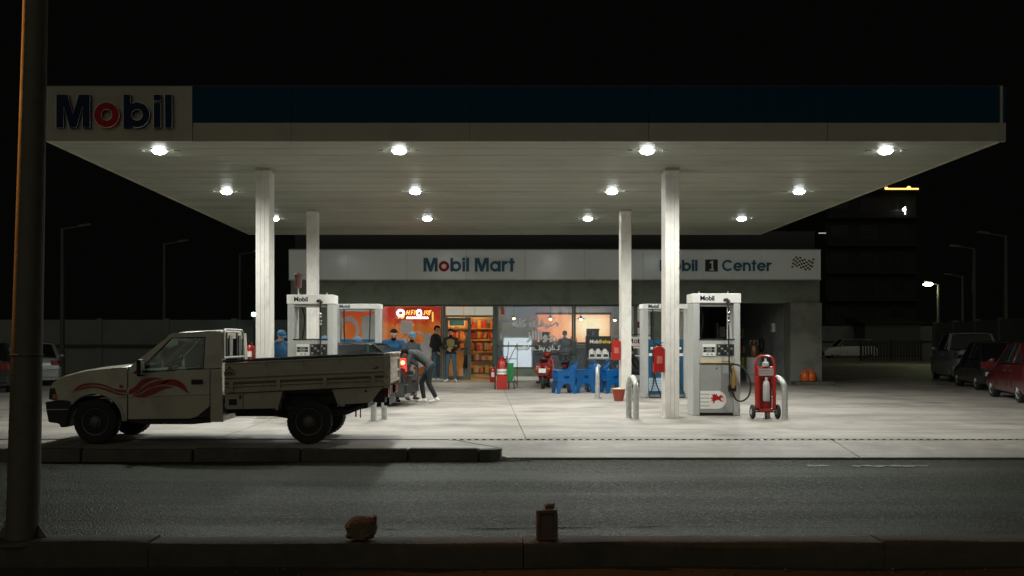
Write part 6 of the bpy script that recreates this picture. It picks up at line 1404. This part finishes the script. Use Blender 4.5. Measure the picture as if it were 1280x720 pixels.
# ---- dark apartment block with a few lamps
ab = thing('apartment_block', 'unlit apartment block rising behind the service bay with orange roof lights', 'building', (X(1092, 112), 112, 0))
M_apt = mat('apartment_render', (.03, .028, .022), .9, var=.2, scale=.5)
HB = Z(237, 112); x0, x1 = X(1032, 112) - ab.location.x, X(1145, 112) - ab.location.x
b = MB(); b.box(x0, x1, 0, 14, 0, HB); b.build('wall', M_apt, ab)
fh = HB / 6
for f in range(6):
    b = MB(); b.box(x0 - .1, x1 + .1, -.9, -.002, f * fh + fh - .25, f * fh + fh - .05); sl_ = b.build('balcony_slab', M_apt, ab)
    for k in range(3):
        a = x0 + .6 + k * (x1 - x0 - .4) / 3; c = a + 1.9
        b = MB(); b.box(a, c, -.06, -.004, f * fh + .6, f * fh + 2.2); wn = b.build('window', M_dark, ab)
        b = MB(); b.box(a + .12, (a + c) / 2 - .04, -.075, -.062, f * fh + .72, f * fh + 2.08); b.build('pane', M_darkglass, wn)
        b = MB(); b.box((a + c) / 2 + .04, c - .12, -.075, -.062, f * fh + .72, f * fh + 2.08); b.build('pane', M_darkglass, wn)
    b = MB(); b.box(x0, x0 + 3.4, -.88, -.8, f * fh - .05, f * fh + .85); b.build('balcony_wall', M_apt, ab)
lo_ = ab.location
M_ol = emit('roof_light', (1.0, 0.45, 0.12), 3.0); M_wl = emit('window_lamp', (0.85, 1.0, 0.95), 6.0)
b = MB(); b.box(X(1102, 112) - lo_.x, X(1143, 112) - lo_.x, -1.1, -1.0, HB - .15, HB + .0); b.ball((X(1135, 112) - lo_.x, -.2, HB + .12), .24); b.ball((X(1107, 112) - lo_.x, -.2, HB + .08), .2); b.build('roof_light', M_ol, ab)
b = MB(); b.ball((X(1125.5, 112) - lo_.x, -1.0, Z(263.5, 112)), .2); b.build('balcony_light', M_wl, ab); b = MB(); b.box(X(1130.5, 112) - lo_.x, X(1131.6, 112) - lo_.x, -.1, -.08, Z(268, 112), Z(258.5, 112)); b.build('balcony_light', M_wl, ab)
b = MB(); b.box(X(1023, 112) - lo_.x, X(1032, 112) - lo_.x, -.1, -.05, Z(292, 112), Z(291, 112)); b.build('strip_light', emit('strip_light', (.9, 1, 1), .5), ab)
# ================================================================== PEOPLE
M_skin = mat('skin', (0.42, 0.235, 0.15), .5, var=.08, scale=20)
M_hair = mat('dark_hair', (0.010, 0.007, 0.006), .95, spec=.1, var=.3, scale=60, bump=.4, bscale=120)
M_shoe_w = mat('white_shoe', (.66, .64, .60), .5); M_shoe_d = mat('dark_shoe', (.03, .03, .03), .5)
M_tb = mat('blue_uniform', (.003, .050, .12), .8, var=.15, scale=9, bump=.7, bscale=13); M_tk = mat('black_cloth', (.012, .012, .014), .85, var=.2, bump=.7, bscale=13)
M_tg = mat('grey_cloth', (.05, .056, .056), .85, var=.15, bump=.7, bscale=13); M_tdg = mat('dark_grey_cloth', (.035, .042, .045), .85, bump=.7, bscale=13)
M_jean = mat('blue_denim', (.055, .105, .15), .85, var=.25, scale=8, bump=.3, bscale=40); M_pd = mat('dark_trousers', (.009, .013, .014), .85, bump=.7, bscale=13)
M_cap = mat('cap_blue', (.012, .09, .18), .8); M_capl = mat('cap_light_blue', (.06, .14, .24), .8)
M_olive = mat('olive_print', (.22, .17, .05), .8)
DEF = dict(pelvis=(0, 0, .96), chest=(0, 0, 1.28), neck=(0, .01, 1.48), head=(0, -.01, 1.63), shL=(.18, .01, 1.395), shR=(-.18, .01, 1.395), elL=(.235, .04, 1.13), elR=(-.235, .04, 1.13), wrL=(.225, -.06, .90), wrR=(-.225, -.06, .90),
           hipL=(.09, 0, .93), hipR=(-.09, 0, .93), knL=(.105, -.02, .50), knR=(-.105, -.02, .50), anL=(.11, .03, .085), anR=(-.11, .03, .085), toeL=(.13, -.14, .035), toeR=(-.13, -.14, .035), face=(0, -1, 0), front=(0, -1, 0))
def person(label, loc, rz, mats, pose=None, hat=None, beard=False, sleeve=1.0, scale=1.0, hairm=None, group=None, logo=None):
    """one continuous voxel-remeshed body; materials [top, trousers, shoe]; hair or cap and eyes as parts"""
    J = {k: Vector(v) for k, v in {**DEF, **(pose or {})}.items()}
    top, trs, sho = mats; TOP, BOT, SHO, SKN, HAI = range(5)
    t = thing('person', label, 'person', loc, rz, group); t.scale = (scale,) * 3
    prim = []; b = MB()
    def cap(a, c, ra, rc, reg, flat=1.0, fdir=None, n=14):
        a, c = Vector(a), Vector(c); prim.append((a, c, ra, rc, reg)); m = MB()
        d = (c - a); L = max(d.length, 1e-5); d = d / L
        pts = [a - d * ra * .92, a - d * ra * .7, a - d * ra * .3] + [a.lerp(c, k / 3) for k in range(4)] + [c + d * rc * .3, c + d * rc * .7, c + d * rc * .92]
        rs = [ra * .38, ra * .72, ra * .955] + [ra + (rc - ra) * k / 3 for k in range(4)] + [rc * .955, rc * .72, rc * .38]
        m.tube(pts, rs, n)
        if fdir is not None:
            f = (Vector(fdir) - d * Vector(fdir).dot(d)).normalized(); vs = []
            for v in m.v:
                v = Vector(v); k = (v - a).dot(f); vs.append(tuple(v - f * k * (1 - flat)))
            m.v = vs
        b.add(m.v, m.f)
    fr = J['front'].normalized()
    # torso
    cap(J['hipL'] * .8 + J['hipR'] * .2, J['hipR'] * .8 + J['hipL'] * .2, .125, .125, BOT, .88, fr)
    cap(J['pelvis'] + (J['chest'] - J['pelvis']) * .1, J['chest'], .150, .168, TOP, .70, fr)
    cap(J['chest'], J['chest'].lerp(J['neck'], .55), .165, .12, TOP, .70, fr)
    cap(J['shL'].lerp(J['neck'], .18), J['shR'].lerp(J['neck'], .18), .068, .068, TOP, .9, fr)
    cap(J['shL'], J['chest'].lerp(J['shL'], .3), .08, .12, TOP, .75, fr); cap(J['shR'], J['chest'].lerp(J['shR'], .3), .08, .12, TOP, .75, fr)
    cap(J['neck'] - (J['neck'] - J['chest']).normalized() * .03, J['neck'].lerp(J['head'], .55), .060, .054, SKN)
    cap(J['shL'].lerp(J['neck'], .3), J['neck'], .06, .055, TOP); cap(J['shR'].lerp(J['neck'], .3), J['neck'], .06, .055, TOP)
    cap(J['neck'].lerp(J['shL'], .25) + Vector((0, 0, .012)), J['neck'].lerp(J['shR'], .25) + Vector((0, 0, .012)), .05, .05, TOP)
    for s in 'LR':
        sh_, el, wr = J['sh' + s], J['el' + s], J['wr' + s]
        cap(sh_, el, .062, .048, TOP)
        if sleeve >= 1: cap(el, wr, .046, .036, TOP)
        else: cap(el, wr, .041, .028, SKN); cap(sh_.lerp(el, .6), el, .043, .040, SKN)
        d = (wr - el).normalized(); cap(wr - d * .02, wr + d * .015, .027, .027, SKN)
        inn = (Vector((0, 0, 0)) + J['pelvis'].lerp(J['chest'], .5) - wr); inn = inn - d * inn.dot(d); inn.normalize(); lat = d.cross(inn).normalized()
        pa, pe = wr + d * .02, wr + d * .088; cap(pa, pe, .030, .036, SKN, .42, inn, 10)
        for k, (off, ln) in enumerate(((-.027, .070), (-.009, .080), (.009, .075), (.026, .058))):
            q0 = pe + lat * off - d * .005; q1 = q0 + (d * .85 + inn * .35).normalized() * ln * .5; q2 = q1 + (d * .4 + inn * .8).normalized() * ln * .5
            cap(q0, q1, .0095, .009, SKN, n=8); cap(q1, q2, .009, .008, SKN, n=8)
        q0 = pa + lat * -.028 + inn * .008; q1 = q0 + (d * .6 - lat * .5 + inn * .5).normalized() * .042; cap(q0, q1, .012, .010, SKN, n=8); cap(q1, q1 + (d * .8 + inn * .4).normalized() * .028, .010, .009, SKN, n=8)
        hp, kn, an, toe = J['hip' + s], J['kn' + s], J['an' + s], J['toe' + s]
        cap(hp, kn, .098, .066, BOT); cap(kn, kn.lerp(an, .35), .064, .062, BOT); cap(kn.lerp(an, .35), an + (kn - an).normalized() * .05, .062, .052, BOT)
        fd = (toe - an); fd.z = 0; fd.normalize(); heel = an - fd * .045; heel.z = an.z - .045 + (.0)
        cap(heel, toe, .042, .036, SHO, .9, Vector((0, 0, 1))); cap(an, an + Vector((0, 0, -.03)), .045, .048, SHO)
    # head: skull, jaw, nose, ears
    hd, fc_ = J['head'], J['face'].normalized(); upv = (hd - J['neck']).normalized(); upv = (upv - fc_ * upv.dot(fc_)).normalized(); side_ = fc_.cross(upv).normalized()
    cap(hd + upv * .025 - fc_ * .022, hd + upv * .025 + fc_ * .022, .084, .078, SKN, .90, side_)
    cap(hd - upv * .02 + fc_ * .018, hd - upv * .07 + fc_ * .035, .066, .042, SKN, .9, side_)
    cap(hd + upv * .018 + fc_ * .088, hd - upv * .018 + fc_ * .104, .009, .014, SKN, n=8)
    cap(hd - upv * .052 + fc_ * .082, hd - upv * .054 + fc_ * .084, .014, .012, SKN, n=8)
    cap(hd + upv * .028 + fc_ * .078 + side_ * .034, hd + upv * .028 + fc_ * .078 - side_ * .034, .014, .014, SKN, n=8)
    for s in (-1, 1): cap(hd + side_ * s * .078 - upv * .015, hd + side_ * s * .082 + upv * .02 - fc_ * .008, .010, .014, SKN, n=8)
    tmp = b.build('tmp_body', M_skin); tmp.data.validate()
    r = tmp.modifiers.new('r', 'REMESH'); r.mode = 'VOXEL'; r.voxel_size = .0098
    q = tmp.modifiers.new('s', 'SMOOTH'); q.factor = .5; q.iterations = 3
    bpy.context.view_layer.update(); me = evaluated(tmp); bpy.data.objects.remove(tmp)
    n = len(me.polygons); cs = np.empty(n * 3); me.polygons.foreach_get('center', cs); cs = cs.reshape(-1, 3)
    best = np.full(n, 1e9); reg = np.zeros(n, int)
    for a, c, ra, rc, g_ in prim:
        a_, d_ = np.array(a), np.array(c - a); L2 = max(d_ @ d_, 1e-9); tt_ = np.clip(((cs - a_) @ d_) / L2, 0, 1); ds_ = np.linalg.norm(cs - (a_ + tt_[:, None] * d_), axis=1) / (ra + (rc - ra) * tt_)
        k = ds_ < best; best[k] = ds_[k]; reg[k] = g_
    # shirt hem hangs over the trousers; beard on the lower face
    up_ = np.array((J['chest'] - J['pelvis']).normalized()); hh = (cs - np.array(J['pelvis'])) @ up_
    reg[(reg == BOT) & (hh > -.03) & (hh < .2)] = TOP
    if beard:
        rel = cs - np.array(hd); lo = (rel @ np.array(upv) < -.052) & (rel @ np.array(fc_) > .0) & (np.linalg.norm(rel, axis=1) < .15) & (reg == SKN); reg[lo] = HAI
    me.materials.clear()
    if logo:
        rel = cs - np.array(J['chest']); sd = np.array(fr.cross(Vector((0, 0, 1))).normalized()); reg[(reg == TOP) & (rel @ np.array(fr) > .06) & (np.abs(rel @ sd) < .085 + .05 * (rel[:, 2] > -.1)) & (rel[:, 2] > -.2) & (rel[:, 2] < .14)] = 5
    for m in (top, trs, sho, M_skin, hairm or M_hair, logo or top): me.materials.append(m)
    me.polygons.foreach_set('material_index', reg.astype(np.int32)); me.polygons.foreach_set('use_smooth', [True] * n); me.update()
    bo = bpy.data.objects.new('body', me); C.objects.link(bo); bo.parent = t
    rot = Matrix((side_, -fc_, upv)).transposed()
    for s in (-1, 1):
        e = MB(); e.ball(hd + upv * .010 + fc_ * .0815 + side_ * s * .031, .011, n=8, m=6); e.build('eye', M_black, t, smooth=True)
    h = MB()
    if hat:
        m = MB(); m.ball((0, 0, 0), .094, .112, .092, 20, 12); v = []
        for p in m.v: v.append(tuple(hd + upv * .042 - fc_ * .004 + rot @ Vector((p[0], p[1], max(p[2], -.012)))))
        m.v = v; cp = m.build('cap', hat, t, smooth=True)
        pts = [(-.075, 0), (-.072, .035), (-.05, .075), (0, .092), (.05, .075), (.072, .035), (.075, 0), (.04, .02), (0, .028), (-.04, .02)]
        m = MB(); m.prism(pts, [], lambda a, c: hd + upv * (.034 - c * .16) + fc_ * (.075 + c) + side_ * a, upv * .007); m.build('visor', hat, cp)
        m = MB(); v = []; m.ball((0, 0, 0), .089, .098, .09, 16, 8)
        m.v = [tuple(hd + upv * .0 - fc_ * .022 + rot @ Vector((p[0], max(p[1], .0), p[2] * .75))) for p in m.v]; m.build('hair', hairm or M_hair, t, smooth=True)
    else:
        m = MB(); m.ball((0, 0, 0), .092, .108, .10, 22, 14)
        m.v = [tuple(hd + upv * .040 - fc_ * .020 + rot @ (Vector((p[0], p[1], p[2] if p[1] > .01 else max(p[2], .042))) * (1 + rnd.uniform(-.015, .03)))) for p in m.v]; m.build('hair', hairm or M_hair, t, smooth=True)
    return t
# attendant in blue cap between the column and the pump, turned towards the pump
person('attendant in blue uniform and blue cap looking down between column and pump', (X(350, 20.9), 20.9, 0), R(38), (M_tb, M_tb, M_shoe_d),
       dict(head=(.0, -.06, 1.60), face=(0, -.9, -.35), wrL=(.12, -.30, 1.02), elL=(.24, -.10, 1.12), wrR=(-.10, -.32, 1.00), elR=(-.24, -.10, 1.12)), hat=M_cap, scale=.98)
person('man in blue cap mostly hidden behind the grey pump by the truck bed', (X(405, 23.9), 24.2, 0), R(-30), (M_tb, M_pd, M_shoe_d), dict(head=(0, -.07, 1.58), face=(0, -.9, -.4)), hat=M_capl, scale=.93)
person('man in light blue cap showing over the hatchback roof before the blue pump', (X(446, 24.7), 24.85, 0), R(20), (M_tb, M_pd, M_shoe_d), dict(head=(0, -.07, 1.58), face=(0, -.9, -.4)), hat=M_capl, scale=.92)
# group at the tail of the hatchback
person('bearded man in bright blue polo shirt looking down behind the truck tail', (X(491, 23.9), 23.95, 0), R(12), (M_tb, M_pd, M_shoe_d),
       dict(chest=(0, -.06, 1.28), neck=(0, -.10, 1.46), head=(.0, -.16, 1.60), face=(-.1, -.9, -.42), shL=(.20, -.06, 1.41), shR=(-.20, -.06, 1.41), elL=(.27, -.14, 1.14), elR=(-.27, -.14, 1.14), wrL=(.14, -.36, 1.02), wrR=(-.16, -.34, 1.0)), beard=True, sleeve=.5, scale=1.01)
person('man in grey jacket and light blue cap standing behind the bending man', (X(514.5, 24.8), 24.8, 0), R(28), (M_tdg, M_pd, M_shoe_d),
       dict(head=(0, -.04, 1.62), face=(-.15, -.95, -.2), wrL=(.10, -.28, 1.05), elL=(.24, -.06, 1.14)), hat=M_capl, beard=True, scale=.965)
person('man in grey sweater and dark trousers bending over into the car tail', (X(535, 23.6), 23.6, 0), R(-90), (M_tg, M_pd, M_shoe_w),
       dict(pelvis=(0, .05, .90), chest=(0, -.25, 1.13), neck=(0, -.42, 1.21), head=(.02, -.54, 1.14), face=(0, -.55, -.8), front=(0, -.45, -.9), shL=(.185, -.37, 1.18), shR=(-.185, -.37, 1.18), elL=(.23, -.47, .93), elR=(-.23, -.50, .94), wrL=(.16, -.60, .74), wrR=(-.15, -.64, .77),
            hipL=(.09, .05, .88), hipR=(-.09, .05, .88), knL=(.10, .02, .47), knR=(-.10, -.16, .49), anL=(.10, .20, .12), anR=(-.11, -.10, .085), toeL=(.12, .04, .035), toeR=(-.13, -.27, .035)), scale=1.0)
# two men by the door
person('man in black hoodie and jeans standing sideways on the shop step', (X(545, 33.3), 33.3, PZ), R(62), (M_tk, M_jean, M_shoe_w),
       dict(elL=(.25, -.04, 1.14), wrL=(.16, -.26, 1.02), elR=(-.24, .05, 1.12), wrR=(-.20, -.16, .93), anL=(.13, .0, .085), toeL=(.17, -.16, .035), head=(0, -.05, 1.62), face=(0, -.95, -.3)), scale=1.055)
person('man in black jacket with olive chest holding his hands together before the door', (X(563.5, 32.5), 32.5, PZ), R(-6), (M_tk, M_jean, M_shoe_w),
       dict(elL=(.27, -.02, 1.15), elR=(-.27, -.02, 1.15), wrL=(.04, -.24, 1.10), wrR=(-.07, -.24, 1.06), knL=(.13, -.02, .50), knR=(-.12, -.02, .50), anL=(.15, .03, .085), anR=(-.13, .03, .085), toeL=(.20, -.13, .035), toeR=(-.19, -.12, .035), head=(0, -.05, 1.62), face=(.15, -.95, -.28)), beard=True, scale=.99, logo=M_olive)
person('dark clothed person standing inside behind the closed glass door', (X(584, 35.3), 35.3, PZ), R(-75), (M_tk, M_pd, M_shoe_d), dict(wrL=(.14, -.28, 1.1), elL=(.24, -.05, 1.13), knL=(.1, -.12, .5), anL=(.1, -.12, .085), toeL=(.12, -.29, .035)), scale=.97)
person('person in dark top standing inside behind the lettered pane by the mullion', (X(706, 35.6), 35.6, PZ), R(170), (mat('slate_top', (.07, .09, .12), .8), M_pd, M_shoe_d), dict(elL=(.28, .0, 1.16), elR=(-.28, 0, 1.16), wrL=(.2, -.25, 1.1), wrR=(-.2, -.25, 1.1)), scale=.97)
person('person in black crouching beside the Mobil rack behind the column', (X(798, 31.2), 31.3, 0), R(-100), (M_tk, M_pd, M_shoe_d),
       dict(pelvis=(0, .10, .50), hipL=(.10, .10, .48), hipR=(-.10, .10, .48), chest=(0, -.10, .84), neck=(0, -.19, 1.04), head=(0, -.25, 1.18), face=(0, -.95, -.3), front=(0, -.9, -.4), shL=(.185, -.16, .98), shR=(-.185, -.16, .98), elL=(.22, -.40, .82), elR=(-.22, -.40, .82), wrL=(.12, -.58, .70), wrR=(-.12, -.58, .72),
            knL=(.14, -.32, .55), knR=(-.14, -.32, .55), anL=(.13, -.12, .09), anR=(-.13, -.12, .09), toeL=(.15, -.30, .035), toeR=(-.15, -.30, .035)), scale=1.0)
